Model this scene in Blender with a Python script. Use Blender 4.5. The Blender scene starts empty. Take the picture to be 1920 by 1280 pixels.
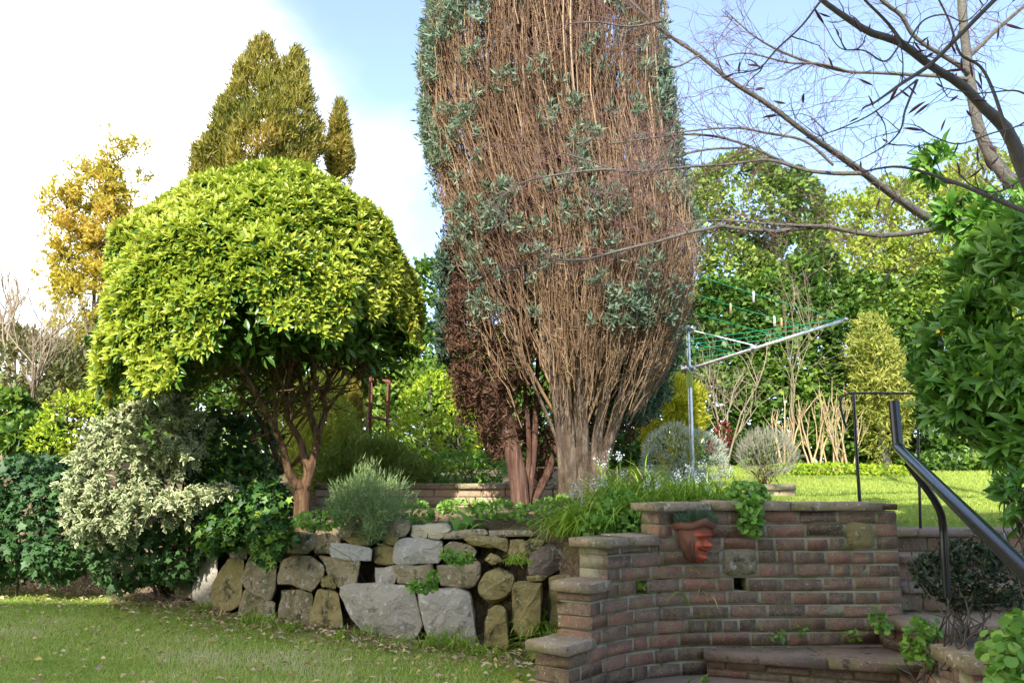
import bpy, math, random
import numpy as np
from mathutils import Vector, Matrix

rs = np.random.RandomState(7)
random.seed(7)
scene = bpy.context.scene
C = scene.collection

# ------------------------------------------------------------------ camera
CAM_H, F = 1.10, 1600.0                      # eye height (m), focal length in photo pixels
PITCH = math.atan(250.0 / F)
cam_d = bpy.data.cameras.new('camera')
cam = bpy.data.objects.new('camera', cam_d)
C.objects.link(cam)
cam.location = (0, 0, CAM_H)
cam.rotation_euler = (math.pi / 2 + PITCH, 0, 0)
cam_d.sensor_width = 36.0
cam_d.lens = 36.0 * F / 1920.0
cam_d.clip_end = 2000
scene.camera = cam

# ------------------------------------------------------------------ world, sun, exposure
SUN_EL, SUN_AZ = math.radians(36), math.radians(14)      # sun behind the camera, to its left
sx, sy, sz = -math.sin(SUN_AZ) * math.cos(SUN_EL), -math.cos(SUN_AZ) * math.cos(SUN_EL), math.sin(SUN_EL)
world = bpy.data.worlds.new('World')
scene.world = world
world.use_nodes = True
wn, wl = world.node_tree.nodes, world.node_tree.links
wn.clear()
wo = wn.new('ShaderNodeOutputWorld')
bg = wn.new('ShaderNodeBackground')
sky = wn.new('ShaderNodeTexSky')
sky.sky_type = 'NISHITA'
sky.sun_disc = False
sky.sun_elevation = SUN_EL
sky.sun_rotation = math.atan2(sx, sy)
sky.air_density = 0.7
sky.dust_density = 0.3
sky.ozone_density = 2.2
bg.inputs['Strength'].default_value = 0.102
tc = wn.new('ShaderNodeTexCoord')
mp = wn.new('ShaderNodeMapping')
mp.inputs['Location'].default_value = (0.35, 0.10, 0.0)
mp.inputs['Scale'].default_value = (1.0, 1.0, 1.9)
n1 = wn.new('ShaderNodeTexNoise')
n1.inputs['Scale'].default_value = 1.15
n1.inputs['Detail'].default_value = 7
n1.inputs['Roughness'].default_value = 0.52
n1.inputs['Distortion'].default_value = 0.35
# a broad bank of cloud lies over the western (left) half of the sky
sepw = wn.new('ShaderNodeSeparateXYZ')
bank = wn.new('ShaderNodeMath'); bank.operation = 'MULTIPLY_ADD'
bank.inputs[1].default_value = -0.75
addn = wn.new('ShaderNodeMath'); addn.operation = 'ADD'
cr = wn.new('ShaderNodeValToRGB')
cr.color_ramp.interpolation = 'EASE'
cr.color_ramp.elements[0].position = 0.70
cr.color_ramp.elements[0].color = (0.06, 0.06, 0.06, 1)
cr.color_ramp.elements[1].position = 1.06
cr.color_ramp.elements[1].color = (1, 1, 1, 1)
mixw = wn.new('ShaderNodeMixRGB')
mixw.inputs[2].default_value = (7.0, 6.75, 6.4, 1)
wl.new(tc.outputs['Generated'], mp.inputs['Vector'])
wl.new(mp.outputs[0], n1.inputs['Vector'])
wl.new(tc.outputs['Generated'], sepw.inputs[0])
wl.new(sepw.outputs['X'], bank.inputs[0])
wl.new(n1.outputs['Fac'], bank.inputs[2])
wl.new(bank.outputs[0], cr.inputs['Fac'])
wl.new(cr.outputs['Color'], mixw.inputs[0])
wl.new(sky.outputs[0], mixw.inputs[1])
wl.new(mixw.outputs[0], bg.inputs['Color'])
wl.new(bg.outputs[0], wo.inputs['Surface'])

sl = bpy.data.lights.new('sun', 'SUN')
sl.energy = 2.0
sl.angle = math.radians(0.6)
sl.color = (1.0, 0.955, 0.88)
sun = bpy.data.objects.new('sun', sl)
C.objects.link(sun)
sun.location = (-20, -25, 30)
sun.rotation_euler = Vector((sx, sy, sz)).to_track_quat('Z', 'Y').to_euler()

scene.view_settings.view_transform = 'Standard'
scene.view_settings.look = 'None'
scene.view_settings.gamma = 1.0
scene.view_settings.exposure = 2.22
scene.view_settings.use_curve_mapping = False
scene.render.engine = 'CYCLES'
scene.cycles.use_denoising = True
scene.cycles.max_bounces = 6
scene.cycles.diffuse_bounces = 3
scene.cycles.transmission_bounces = 4
scene.cycles.transparent_max_bounces = 4

# ------------------------------------------------------------------ pixel helpers
cp, sp = math.cos(PITCH), math.sin(PITCH)
def ray(px, py):
    cx, cy = (px - 960.0) / F, (640.0 - py) / F
    return np.array([cx, cp - cy * sp, sp + cy * cp])
def P(px, py, d):
    r = ray(px, py)
    return np.array([0, 0, CAM_H]) + r * (d / r[1])
def G(px, py, z=0.0):
    r = ray(px, py)
    return np.array([0, 0, CAM_H]) + r * ((z - CAM_H) / r[2])
def proj(V):
    V = np.asarray(V, float) - np.array([0, 0, CAM_H])
    yc = V[..., 1] * cp + V[..., 2] * sp
    zc = -V[..., 1] * sp + V[..., 2] * cp
    return 960 + F * V[..., 0] / yc, 640 - F * zc / yc, yc
def nrm(v):
    v = np.asarray(v, float)
    return v / np.maximum(np.linalg.norm(v, axis=-1, keepdims=True), 1e-9)
_nd = nrm(np.random.RandomState(3).randn(14, 3)) * np.array([1, 1.3, 1.7, .8, 2.1, 2.6, 1.1, 1.9, 3.1, 2.4, 3.7, 1.5, 2.9, 4.2])[:, None]
_np = np.random.RandomState(4).rand(14) * 6.28
def noise3(p, s=1.0, o=0.0):
    p = np.asarray(p, float)
    return (np.sin(p @ (_nd.T * s) + _np + o) / np.linalg.norm(_nd, axis=1)).sum(-1) / 3.2
def rv(n, s=1.0):
    return rs.randn(n, 3) * s

# ------------------------------------------------------------------ object helpers
WL = {}
def tag(o, label=None, cat=None, group=None, kind=None):
    if label: o['label'] = label
    if cat: o['category'] = cat
    if group: o['group'] = group
    if kind: o['kind'] = kind
    return o
def thing(name, loc, label, cat, group=None):
    o = bpy.data.objects.new(name, None)
    o.empty_display_size = 0.1
    o.location = tuple(float(c) for c in loc)
    C.objects.link(o)
    WL[o.name] = np.array(loc, float)
    return tag(o, label, cat, group)
def make_mesh(name, V, Fs, mats, attrs=None, smooth=False, mi=None):
    V = np.asarray(V, float)
    me = bpy.data.meshes.new(name)
    if not isinstance(Fs, list): Fs = [Fs]
    Fs = [np.asarray(f, np.int64) for f in Fs if len(f)]
    loops = np.concatenate([f.ravel() for f in Fs])
    tot = np.concatenate([np.full(len(f), f.shape[1]) for f in Fs])
    st = np.concatenate([[0], np.cumsum(tot)[:-1]])
    me.vertices.add(len(V)); me.loops.add(len(loops)); me.polygons.add(len(tot))
    me.vertices.foreach_set('co', V.astype(np.float32).ravel())
    me.loops.foreach_set('vertex_index', loops.astype(np.int32))
    me.polygons.foreach_set('loop_start', st.astype(np.int32))
    if smooth: me.polygons.foreach_set('use_smooth', np.ones(len(tot), bool))
    if mi is not None: me.polygons.foreach_set('material_index', np.asarray(mi, np.int32))
    for k, a in (attrs or {}).items():
        at = me.attributes.new(k, 'FLOAT', 'POINT')
        at.data.foreach_set('value', np.asarray(a, np.float32))
    me.update(calc_edges=True)
    for m in (mats if isinstance(mats, (list, tuple)) else [mats]): me.materials.append(m)
    return me
def build(name, V, Fs, mat, parent=None, attrs=None, smooth=False, kind=None, mi=None, origin=None):
    """one mesh object from world coordinates"""
    V = np.asarray(V, float)
    base = WL[parent.name] if parent else np.zeros(3)
    off = np.zeros(3) if origin is None else np.asarray(origin, float) - base
    me = make_mesh(name, V - base - off, Fs, mat, attrs, smooth, mi)
    o = bpy.data.objects.new(name, me)
    C.objects.link(o)
    o.location = tuple(off)
    if parent: o.parent = parent
    WL[o.name] = base + off
    if kind: o['kind'] = kind
    return o
def place(name, me, M, parent):
    o = bpy.data.objects.new(name, me)
    C.objects.link(o)
    o.parent = parent
    o.matrix_local = Matrix.Translation(Vector(-WL[parent.name])) @ M
    return o

class Acc:
    """collects geometry for one mesh"""
    def __init__(s): s.V, s.F, s.A, s.n = [], {}, {}, 0
    def add(s, V, Fs, **attrs):
        V = np.asarray(V, float).reshape(-1, 3)
        Fs = np.asarray(Fs, np.int64)
        s.F.setdefault(Fs.shape[1], []).append(Fs + s.n)
        for k in set(list(s.A) + list(attrs)):
            l = s.A.setdefault(k, [np.zeros(s.n)] if s.n else [])
            a = attrs.get(k, 0.0)
            l.append(np.full(len(V), a, float) if np.isscalar(a) else np.asarray(a, float))
        s.V.append(V); s.n += len(V)
        return s
    def make(s, name, mat, parent=None, **kw):
        return build(name, np.concatenate(s.V), [np.concatenate(f) for f in s.F.values()], mat, parent,
                     attrs={k: np.concatenate(a) for k, a in s.A.items()}, **kw)

# leaf templates: x = width, y = length, z = normal
T_LEAF = (np.array([[0, 0, 0], [.5, .45, .10], [0, 1, -.12], [-.5, .45, .10], [0, .5, 0]]), np.array([[0, 1, 2, 4], [0, 4, 2, 3]]), np.array([.6, 1, 1, 1, 0]))
T_LANCE = (np.array([[0, 0, 0], [.38, .30, .07], [.5, .62, .06], [0, 1, -.16], [-.5, .62, .06], [-.38, .30, .07], [0, .35, 0], [0, .66, -.01]]),
           np.array([[0, 1, 6, 6], [1, 2, 7, 6], [2, 3, 3, 7], [7, 3, 3, 4], [6, 7, 4, 5], [0, 6, 6, 5]]), None)
T_LANCE = (T_LANCE[0], np.array([[0, 1, 2, 7], [0, 7, 4, 5], [2, 3, 4, 7]]), np.ones(8))
_iv = np.array([[0, 0, 0], [.42, -.06, .03], [.34, .22, .05], [.58, .42, -.05], [.22, .52, .04], [0, 1, -.10], [-.22, .52, .04], [-.58, .42, -.05], [-.34, .22, .05], [-.42, -.06, .03]])
T_IVY = (_iv, np.array([[0, 1, 2, 4], [2, 3, 4, 4], [0, 4, 5, 6], [0, 6, 8, 9], [6, 7, 8, 8]]), np.ones(10))
T_IVY = (_iv, [np.array([[0, 1, 2, 4], [0, 4, 5, 6], [0, 6, 8, 9]]), np.array([[2, 3, 4], [6, 7, 8]])], np.ones(10))
_a = np.linspace(0, 2 * np.pi, 9)[:-1] + np.pi / 2
T_ROUND = (np.concatenate([[[0, .5, -.05]], np.stack([.5 * np.cos(_a), .5 - .5 * np.sin(_a) * np.where(np.sin(_a) > .95, .72, 1), .04 + 0 * _a], 1)]),
           np.array([[0, i, i % 8 + 1] for i in range(1, 9)]), np.ones(9))
T_BLADE = (np.array([[-.5, 0, 0], [.5, 0, 0], [.32, .55, .05], [-.32, .55, .05], [0, 1, .22]]), [np.array([[0, 1, 2, 3]]), np.array([[3, 2, 4]])], np.array([0, 0, .5, .5, 1]))
T_TRI = (np.array([[-.5, 0, 0], [.5, 0, 0], [0, 1, .1]]), np.array([[0, 1, 2]]), np.array([0, 0, 1]))
T_KITE = (np.array([[0, 0, 0], [.5, .45, .05], [0, 1, .1], [-.5, .45, .05]]), np.array([[0, 1, 2, 3]]), np.array([0, .5, 1, .5]))
_ay, _az, _aw = [0, .30, .58, .80, .94], [0, .04, -.02, -.16, -.40], [.5, .5, .45, .36, .22]
T_ARC = (np.array([[sg_ * w_, y_, z_] for y_, z_, w_ in zip(_ay, _az, _aw) for sg_ in (-1, 1)] + [[0, 1.0, -.62]]),
         [np.array([[2 * i, 2 * i + 1, 2 * i + 3, 2 * i + 2] for i in range(4)]), np.array([[8, 9, 10]])], np.array([0, 0, .3, .3, .6, .6, .8, .8, .9, .9, 1]))

def basis(axis, up):
    y = nrm(axis)
    z = up - (up * y).sum(-1, keepdims=True) * y
    z = nrm(z + 1e-6)
    x = np.cross(y, z)
    return x, y, z
def inst(acc, T, pos, axis, up, L, W, **attrs):
    """append a copy of a leaf template at each position"""
    n = len(pos)
    if n == 0: return
    x, y, z = basis(axis, up)
    L = np.broadcast_to(np.asarray(L, float), (n,)); W = np.broadcast_to(np.asarray(W, float), (n,))
    tv = T[0]; k = len(tv)
    V = pos[:, None] + x[:, None] * (tv[None, :, 0:1] * W[:, None, None]) + y[:, None] * (tv[None, :, 1:2] * L[:, None, None]) + z[:, None] * (tv[None, :, 2:3] * L[:, None, None])
    fl = T[1] if isinstance(T[1], list) else [T[1]]
    at = {kk: np.repeat(np.broadcast_to(np.asarray(a, float), (n,)), k) for kk, a in attrs.items()}
    at['edge'] = np.tile(T[2], n)
    Vf = V.reshape(-1, 3)
    for q, f in enumerate(fl):
        Fs = (f[None] + (np.arange(n) * k)[:, None, None]).reshape(-1, f.shape[1])
        if q == 0: base = acc.n; acc.add(Vf, Fs, **at)
        else: acc.F.setdefault(f.shape[1], []).append(Fs + base)
def leaf_matrix(pos, axis, up, L, W):
    x, y, z = basis(axis[None], up[None])
    M = np.eye(4)
    M[:3, 0] = x[0] * W; M[:3, 1] = y[0] * L; M[:3, 2] = z[0] * L; M[:3, 3] = pos
    return Matrix(M.tolist())
def tubes(acc, Pts, R, S=4, **attrs):
    """Pts (N,K,3), R (N,K)"""
    Pts = np.asarray(Pts, float); R = np.asarray(R, float)
    if Pts.ndim == 2: Pts, R = Pts[None], R[None]
    N, K, _ = Pts.shape
    t = np.empty_like(Pts)
    t[:, 1:-1] = Pts[:, 2:] - Pts[:, :-2]; t[:, 0] = Pts[:, 1] - Pts[:, 0]; t[:, -1] = Pts[:, -1] - Pts[:, -2]
    t = nrm(t)
    ref = np.where(np.abs(nrm(Pts[:, -1] - Pts[:, 0])[:, None, 2:3]) > .8, np.array([1., 0.13, 0]), np.array([0.11, .07, 1.]))
    u = nrm(np.cross(t, np.broadcast_to(ref, t.shape))); v = np.cross(t, u)
    a = np.linspace(0, 2 * np.pi, S, endpoint=False)
    V = Pts[:, :, None] + R[:, :, None, None] * (u[:, :, None] * np.cos(a)[None, None, :, None] + v[:, :, None] * np.sin(a)[None, None, :, None])
    i = np.arange(S); j = (i + 1) % S
    k = np.arange(K - 1)[:, None] * S
    f = np.stack([k + i, k + j, k + S + j, k + S + i], -1).reshape(-1, 4)
    Fs = (f[None] + (np.arange(N) * K * S)[:, None, None]).reshape(-1, 4)
    at = {kk: (np.repeat(np.broadcast_to(np.asarray(x, float), (N,)), K * S)) for kk, x in attrs.items()}
    acc.add(V.reshape(-1, 3), Fs, **at)
def spline(pts, n):
    """Catmull-Rom through pts (M,k) resampled to n"""
    p = np.asarray(pts, float)
    p = np.concatenate([[2 * p[0] - p[1]], p, [2 * p[-1] - p[-2]]])
    m = len(p) - 3
    t = np.linspace(0, m - 1e-6, n); i = t.astype(int); u = (t - i)[:, None]
    a, b, c, d = p[i], p[i + 1], p[i + 2], p[i + 3]
    return .5 * (2 * b + (c - a) * u + (2 * a - 5 * b + 4 * c - d) * u ** 2 + (3 * b - a - 3 * c + d) * u ** 3)
def box_VF(x0, x1, y0, y1, z0, z1, ch=0.0):
    if ch <= 0:
        V = np.array([[x, y, z] for z in (z0, z1) for y in (y0, y1) for x in (x0, x1)], float)
        return V, np.array([[0, 2, 3, 1], [4, 5, 7, 6], [0, 1, 5, 4], [2, 6, 7, 3], [0, 4, 6, 2], [1, 3, 7, 5]])
    c = ch
    V = []
    for z, i in ((z0, c), (z0 + c, 0), (z1 - c, 0), (z1, c)):
        V += [[x0 + i + c * (i == 0) * 0, y0 + i, z], [x1 - i, y0 + i, z], [x1 - i, y1 - i, z], [x0 + i, y1 - i, z]]
    Fs = [[3, 2, 1, 0], [12, 13, 14, 15]]
    for k in range(3):
        for i in range(4):
            j = (i + 1) % 4
            Fs.append([k * 4 + i, k * 4 + j, k * 4 + 4 + j, k * 4 + 4 + i])
    return np.array(V, float), np.array(Fs)
def prism(poly, z0, z1, ch=.006):
    """polygon (n,2) counter-clockwise seen from above, chamfered top and bottom edges"""
    p = np.asarray(poly, float); n = len(p)
    c = p.mean(0)
    ins = c + (p - c) * (1 - ch * 2 / np.linalg.norm(p - c, axis=1, keepdims=True).clip(.02))
    V = np.concatenate([np.c_[ins, np.full(n, z0)], np.c_[p, np.full(n, z0 + ch)], np.c_[p, np.full(n, z1 - ch)], np.c_[ins, np.full(n, z1)]])
    Q = [[k * n + i, k * n + (i + 1) % n, k * n + n + (i + 1) % n, k * n + n + i] for k in range(3) for i in range(n)]
    # caps as triangle fans round a centre vertex
    V = np.concatenate([V, [[c[0], c[1], z0], [c[0], c[1], z1]]])
    Tr = [[4 * n, (i + 1) % n, i] for i in range(n)] + [[4 * n + 1, 3 * n + i, 3 * n + (i + 1) % n] for i in range(n)]
    return V, [np.array(Q), np.array(Tr)]

# ------------------------------------------------------------------ materials
def new_mat(name):
    m = bpy.data.materials.new(name); m.use_nodes = True
    n, l = m.node_tree.nodes, m.node_tree.links
    return m, n, l, n['Principled BSDF'], n['Material Output']
def ramp(n, cols, pos=None):
    r = n.new('ShaderNodeValToRGB'); e = r.color_ramp.elements
    while len(e) < len(cols): e.new(.5)
    for i, c in enumerate(cols):
        e[i].position = (i / (len(cols) - 1)) if pos is None else pos[i]
        e[i].color = (*c, 1)
    return r
def mat_leaf(name, cols, pos=None, rough=.45, trans=.3, edge=None, spec=.35, tip=None):
    m, n, l, b, out = new_mat(name)
    a = n.new('ShaderNodeAttribute'); a.attribute_name = 'rnd'
    oi = n.new('ShaderNodeObjectInfo')
    ad = n.new('ShaderNodeMath'); ad.operation = 'ADD'
    fr = n.new('ShaderNodeMath'); fr.operation = 'PINGPONG'; fr.inputs[1].default_value = 1.0
    ml = n.new('ShaderNodeMath'); ml.operation = 'MULTIPLY'; ml.inputs[1].default_value = .999
    l.new(oi.outputs['Random'], ml.inputs[0])
    l.new(a.outputs['Fac'], ad.inputs[0])
    ad.inputs[1].default_value = 0.0
    l.new(ad.outputs[0], fr.inputs[0])
    r = ramp(n, cols, pos)
    l.new(fr.outputs[0], r.inputs[0])
    col = r.outputs[0]
    if edge is not None:
        e = n.new('ShaderNodeAttribute'); e.attribute_name = 'edge'
        mx = n.new('ShaderNodeMixRGB'); mx.inputs[2].default_value = (*edge, 1)
        mr = n.new('ShaderNodeMapRange'); mr.inputs[1].default_value = .42; mr.inputs[2].default_value = .92
        l.new(e.outputs['Fac'], mr.inputs[0]); l.new(mr.outputs[0], mx.inputs[0]); l.new(col, mx.inputs[1]); col = mx.outputs[0]
    l.new(col, b.inputs['Base Color'])
    b.inputs['Roughness'].default_value = rough
    b.inputs['Specular IOR Level'].default_value = spec
    if trans > 0:
        t = n.new('ShaderNodeBsdfTranslucent'); mix = n.new('ShaderNodeMixShader'); mix.inputs[0].default_value = trans
        l.new(col, t.inputs['Color']); l.new(b.outputs[0], mix.inputs[1]); l.new(t.outputs[0], mix.inputs[2]); l.new(mix.outputs[0], out.inputs['Surface'])
    return m
def mat_noise(name, cols, pos=None, scale=8, detail=6, rough=.85, bump=.3, bscale=30, stretch=(1, 1, 1), objrand=0.0, spots=None, dist=.01, coord='Object', spec=.25):
    m, n, l, b, out = new_mat(name)
    tcn = n.new('ShaderNodeTexCoord'); mpn = n.new('ShaderNodeMapping'); mpn.inputs['Scale'].default_value = stretch
    oi = n.new('ShaderNodeObjectInfo')
    vm = n.new('ShaderNodeVectorMath'); vm.operation = 'ADD'
    sc = n.new('ShaderNodeVectorMath'); sc.operation = 'SCALE'; sc.inputs['Scale'].default_value = 37.0
    cb = n.new('ShaderNodeCombineXYZ')
    l.new(oi.outputs['Random'], cb.inputs[0]); l.new(oi.outputs['Random'], cb.inputs[2]); l.new(cb.outputs[0], sc.inputs[0])
    l.new(tcn.outputs[coord], mpn.inputs['Vector']); l.new(mpn.outputs[0], vm.inputs[0]); l.new(sc.outputs[0], vm.inputs[1])
    nz = n.new('ShaderNodeTexNoise'); nz.inputs['Scale'].default_value = scale; nz.inputs['Detail'].default_value = detail; nz.inputs['Roughness'].default_value = .65
    l.new(vm.outputs[0], nz.inputs['Vector'])
    fac = nz.outputs['Fac']
    if objrand:
        ma = n.new('ShaderNodeMath'); ma.operation = 'MULTIPLY_ADD'; ma.inputs[1].default_value = objrand
        l.new(oi.outputs['Random'], ma.inputs[0])
        sb = n.new('ShaderNodeMath'); sb.operation = 'SUBTRACT'; sb.inputs[1].default_value = objrand / 2
        l.new(fac, sb.inputs[0]); l.new(sb.outputs[0], ma.inputs[2]); fac = ma.outputs[0]
    r = ramp(n, cols, pos); l.new(fac, r.inputs[0]); col = r.outputs[0]
    for (c, sc2, lo, hi) in (spots or []):
        z2 = n.new('ShaderNodeTexNoise'); z2.inputs['Scale'].default_value = sc2; z2.inputs['Detail'].default_value = 5; z2.inputs['Roughness'].default_value = .7
        l.new(vm.outputs[0], z2.inputs['Vector'])
        mr = n.new('ShaderNodeMapRange'); mr.inputs[1].default_value = lo; mr.inputs[2].default_value = hi
        l.new(z2.outputs['Fac'], mr.inputs[0])
        mx = n.new('ShaderNodeMixRGB'); mx.inputs[2].default_value = (*c, 1)
        l.new(mr.outputs[0], mx.inputs[0]); l.new(col, mx.inputs[1]); col = mx.outputs[0]
    l.new(col, b.inputs['Base Color'])
    b.inputs['Roughness'].default_value = rough
    b.inputs['Specular IOR Level'].default_value = spec
    if bump:
        z3 = n.new('ShaderNodeTexNoise'); z3.inputs['Scale'].default_value = bscale; z3.inputs['Detail'].default_value = 8; z3.inputs['Roughness'].default_value = .7
        l.new(vm.outputs[0], z3.inputs['Vector'])
        bp = n.new('ShaderNodeBump'); bp.inputs['Strength'].default_value = bump; bp.inputs['Distance'].default_value = dist
        l.new(z3.outputs['Fac'], bp.inputs['Height']); l.new(bp.outputs[0], b.inputs['Normal'])
    return m
def mat_metal(name, col, rough=.3, metal=1.0, coat=0.0):
    m, n, l, b, out = new_mat(name)
    tcn = n.new('ShaderNodeTexCoord')
    nz = n.new('ShaderNodeTexNoise'); nz.inputs['Scale'].default_value = 25; nz.inputs['Detail'].default_value = 6
    l.new(tcn.outputs['Object'], nz.inputs['Vector'])
    r = ramp(n, [tuple(c * .72 for c in col), col], [.35, .62]); l.new(nz.outputs['Fac'], r.inputs[0]); l.new(r.outputs[0], b.inputs['Base Color'])
    mr = n.new('ShaderNodeMapRange'); mr.inputs[3].default_value = rough * .75; mr.inputs[4].default_value = rough * 1.35
    l.new(nz.outputs['Fac'], mr.inputs[0]); l.new(mr.outputs[0], b.inputs['Roughness'])
    b.inputs['Metallic'].default_value = metal
    b.inputs['Coat Weight'].default_value = coat
    return m

M = {}
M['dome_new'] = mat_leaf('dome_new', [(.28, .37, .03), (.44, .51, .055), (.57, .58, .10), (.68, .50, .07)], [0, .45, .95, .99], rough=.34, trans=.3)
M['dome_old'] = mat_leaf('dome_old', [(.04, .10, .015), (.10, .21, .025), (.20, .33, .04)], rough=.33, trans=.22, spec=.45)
M['ivy'] = mat_leaf('ivy', [(.016, .055, .014), (.045, .12, .025), (.11, .22, .03), (.34, .46, .05)], [0, .4, .70, 1], rough=.46, trans=.15, spec=.35)
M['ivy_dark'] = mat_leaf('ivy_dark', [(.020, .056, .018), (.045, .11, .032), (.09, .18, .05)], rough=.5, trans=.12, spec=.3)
M['hedge_ivy'] = mat_leaf('hedge_ivy', [(.03, .075, .012), (.085, .17, .022), (.18, .29, .035), (.34, .42, .06)], [0, .42, .85, 1], rough=.45, trans=.25, spec=.35)
M['hedge_mid'] = mat_leaf('hedge_mid', [(.05, .11, .018), (.15, .24, .035), (.27, .36, .06), (.42, .46, .10)], [0, .40, .80, 1], rough=.5, trans=.3)
M['hedge_light'] = mat_leaf('hedge_light', [(.14, .22, .025), (.30, .38, .04), (.44, .48, .07)], rough=.5, trans=.35)
M['hedge_brown'] = mat_leaf('hedge_brown', [(.11, .14, .04), (.24, .24, .09), (.36, .29, .15)], rough=.6, trans=.3)
M['variegated'] = mat_leaf('variegated', [(.07, .14, .045), (.16, .25, .09)], rough=.4, trans=.22, edge=(.68, .67, .38))
M['lime'] = mat_leaf('lime', [(.20, .34, .016), (.38, .50, .028), (.54, .58, .045)], rough=.45, trans=.32)
M['lime_conifer'] = mat_leaf('lime_conifer', [(.22, .29, .03), (.42, .47, .06), (.54, .54, .10)], rough=.6, trans=.2)
M['gold_conifer'] = mat_leaf('gold_conifer', [(.11, .125, .015), (.26, .23, .028), (.40, .29, .05), (.46, .28, .08)], [0, .45, .85, 1], rough=.6, trans=.2)
M['orange_leaf'] = mat_leaf('orange_leaf', [(.36, .34, .04), (.56, .46, .05), (.66, .42, .09)], rough=.55, trans=.4)
M['yellow_leaf'] = mat_leaf('yellow_leaf', [(.34, .36, .02), (.52, .50, .03)], rough=.5, trans=.35)
M['blue_conifer'] = mat_leaf('blue_conifer', [(.05, .10, .06), (.14, .21, .13), (.30, .37, .25), (.30, .31, .11)], [0, .5, .9, 1], rough=.6, trans=.2)
M['dead_needle'] = mat_leaf('dead_needle', [(.05, .022, .013), (.12, .058, .030), (.22, .12, .065)], rough=.8, trans=.1)
M['brown_twig'] = mat_leaf('brown_twig', [(.13, .075, .043), (.27, .165, .093), (.42, .295, .175), (.30, .24, .17)], [0, .45, .9, 1], rough=.85, trans=0)
M['silver'] = mat_leaf('silver', [(.26, .31, .22), (.44, .49, .38), (.58, .60, .48)], rough=.7, trans=.2)
M['lavender'] = mat_leaf('lavender', [(.20, .20, .13), (.34, .33, .24), (.40, .34, .26)], rough=.75, trans=.2)
M['rosemary'] = mat_leaf('rosemary', [(.09, .16, .045), (.18, .28, .08), (.30, .37, .17)], rough=.6, trans=.2)
M['juniper_dark'] = mat_leaf('juniper_dark', [(.05, .09, .045), (.10, .17, .085), (.20, .27, .16)], rough=.6, trans=.15)
M['juniper_gold'] = mat_leaf('juniper_gold', [(.13, .18, .025), (.28, .31, .045), (.42, .40, .09)], rough=.6, trans=.2)
M['juniper'] = mat_leaf('juniper', [(.13, .20, .035), (.28, .37, .06), (.42, .47, .10)], rough=.6, trans=.2)
M['box_dark'] = mat_leaf('box_dark', [(.012, .022, .010), (.025, .045, .018), (.05, .08, .025)], rough=.4, trans=.1)
M['glossy'] = mat_leaf('glossy', [(.05, .15, .02), (.12, .28, .035), (.24, .42, .06)], rough=.32, trans=.28, spec=.5)
M['round_leaf'] = mat_leaf('round_leaf', [(.09, .22, .03), (.19, .38, .055), (.30, .47, .08)], rough=.45, trans=.3)
M['blade'] = mat_leaf('blade', [(.15, .30, .03), (.29, .47, .045), (.44, .56, .07), (.62, .54, .16)], [0, .5, .93, 1], rough=.4, trans=.3)
M['lawn_low'] = mat_leaf('lawn_low', [(.24, .34, .06), (.40, .51, .10), (.54, .58, .19), (.68, .62, .38)], [0, .40, .76, 1], rough=.55, trans=.3)
M['lawn_up'] = mat_leaf('lawn_up', [(.24, .33, .05), (.36, .44, .075), (.46, .50, .11)], rough=.55, trans=.3)
M['dry_leaf'] = mat_leaf('dry_leaf', [(.26, .14, .07), (.52, .36, .21), (.70, .58, .40), (.62, .50, .12)], rough=.7, trans=.2)
M['red_leaf'] = mat_leaf('red_leaf', [(.10, .012, .012), (.22, .03, .025)], rough=.4, trans=.25)
M['petal'] = mat_leaf('petal', [(.62, .66, .78), (.80, .80, .80)], rough=.6, trans=.3)
M['berry'] = mat_leaf('berry', [(.78, .50, .01), (.85, .62, .03)], rough=.4, trans=.1)
M['bud'] = mat_leaf('bud', [(.055, .014, .018), (.12, .035, .035)], rough=.45, trans=.0)
M['bark_warm'] = mat_noise('bark_warm', [(.045, .025, .013), (.18, .10, .05), (.36, .225, .125)], [.30, .50, .70], scale=3.2, detail=9, stretch=(8, 8, .9), bump=1.0, bscale=5, dist=.06)
M['bark_conifer'] = mat_noise('bark_conifer', [(.055, .036, .025), (.19, .13, .09), (.36, .28, .20)], [.30, .50, .68], scale=3.2, detail=9, stretch=(8, 8, .9), bump=1.0, bscale=5, dist=.06, spots=[((.36, .30, .22), 5, .55, .7)])
M['bark_red'] = mat_noise('bark_red', [(.05, .025, .016), (.17, .085, .055), (.31, .20, .15)], [.30, .50, .70], scale=3.2, detail=9, stretch=(8, 8, .9), bump=1.0, bscale=5, dist=.06)
M['bark_grey'] = mat_noise('bark_grey', [(.07, .062, .048), (.16, .145, .115), (.28, .265, .22)], scale=9, detail=9, stretch=(2, 2, 2), bump=1.0, bscale=22, dist=.02)
M['bark_dark'] = mat_noise('bark_dark', [(.05, .042, .036), (.105, .092, .078), (.17, .155, .13)], scale=9, stretch=(3, 3, 2), bump=.5, bscale=30, dist=.006)
M['twig_pink'] = mat_noise('twig_pink', [(.10, .055, .055), (.20, .12, .11)], scale=6, bump=0)
M['twig_pale'] = mat_noise('twig_pale', [(.24, .18, .12), (.42, .34, .23)], scale=6, bump=0)
M['cane'] = mat_noise('cane', [(.36, .25, .12), (.55, .42, .24)], scale=12, bump=0)
M['soil'] = mat_noise('soil', [(.055, .036, .022), (.12, .08, .05), (.22, .16, .10)], scale=14, bump=.8, bscale=40, dist=.03)
st_spots = [((.20, .19, .08), 4, .50, .64), ((.075, .065, .045), 7, .56, .66), ((.62, .60, .52), 22, .57, .62)]
M['stone'] = mat_noise('stone', [(.218, .173, .102), (.435, .352, .218), (.614, .525, .358)], scale=7, detail=10, bump=1.0, bscale=18, dist=.06, objrand=.35, spots=st_spots)
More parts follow.
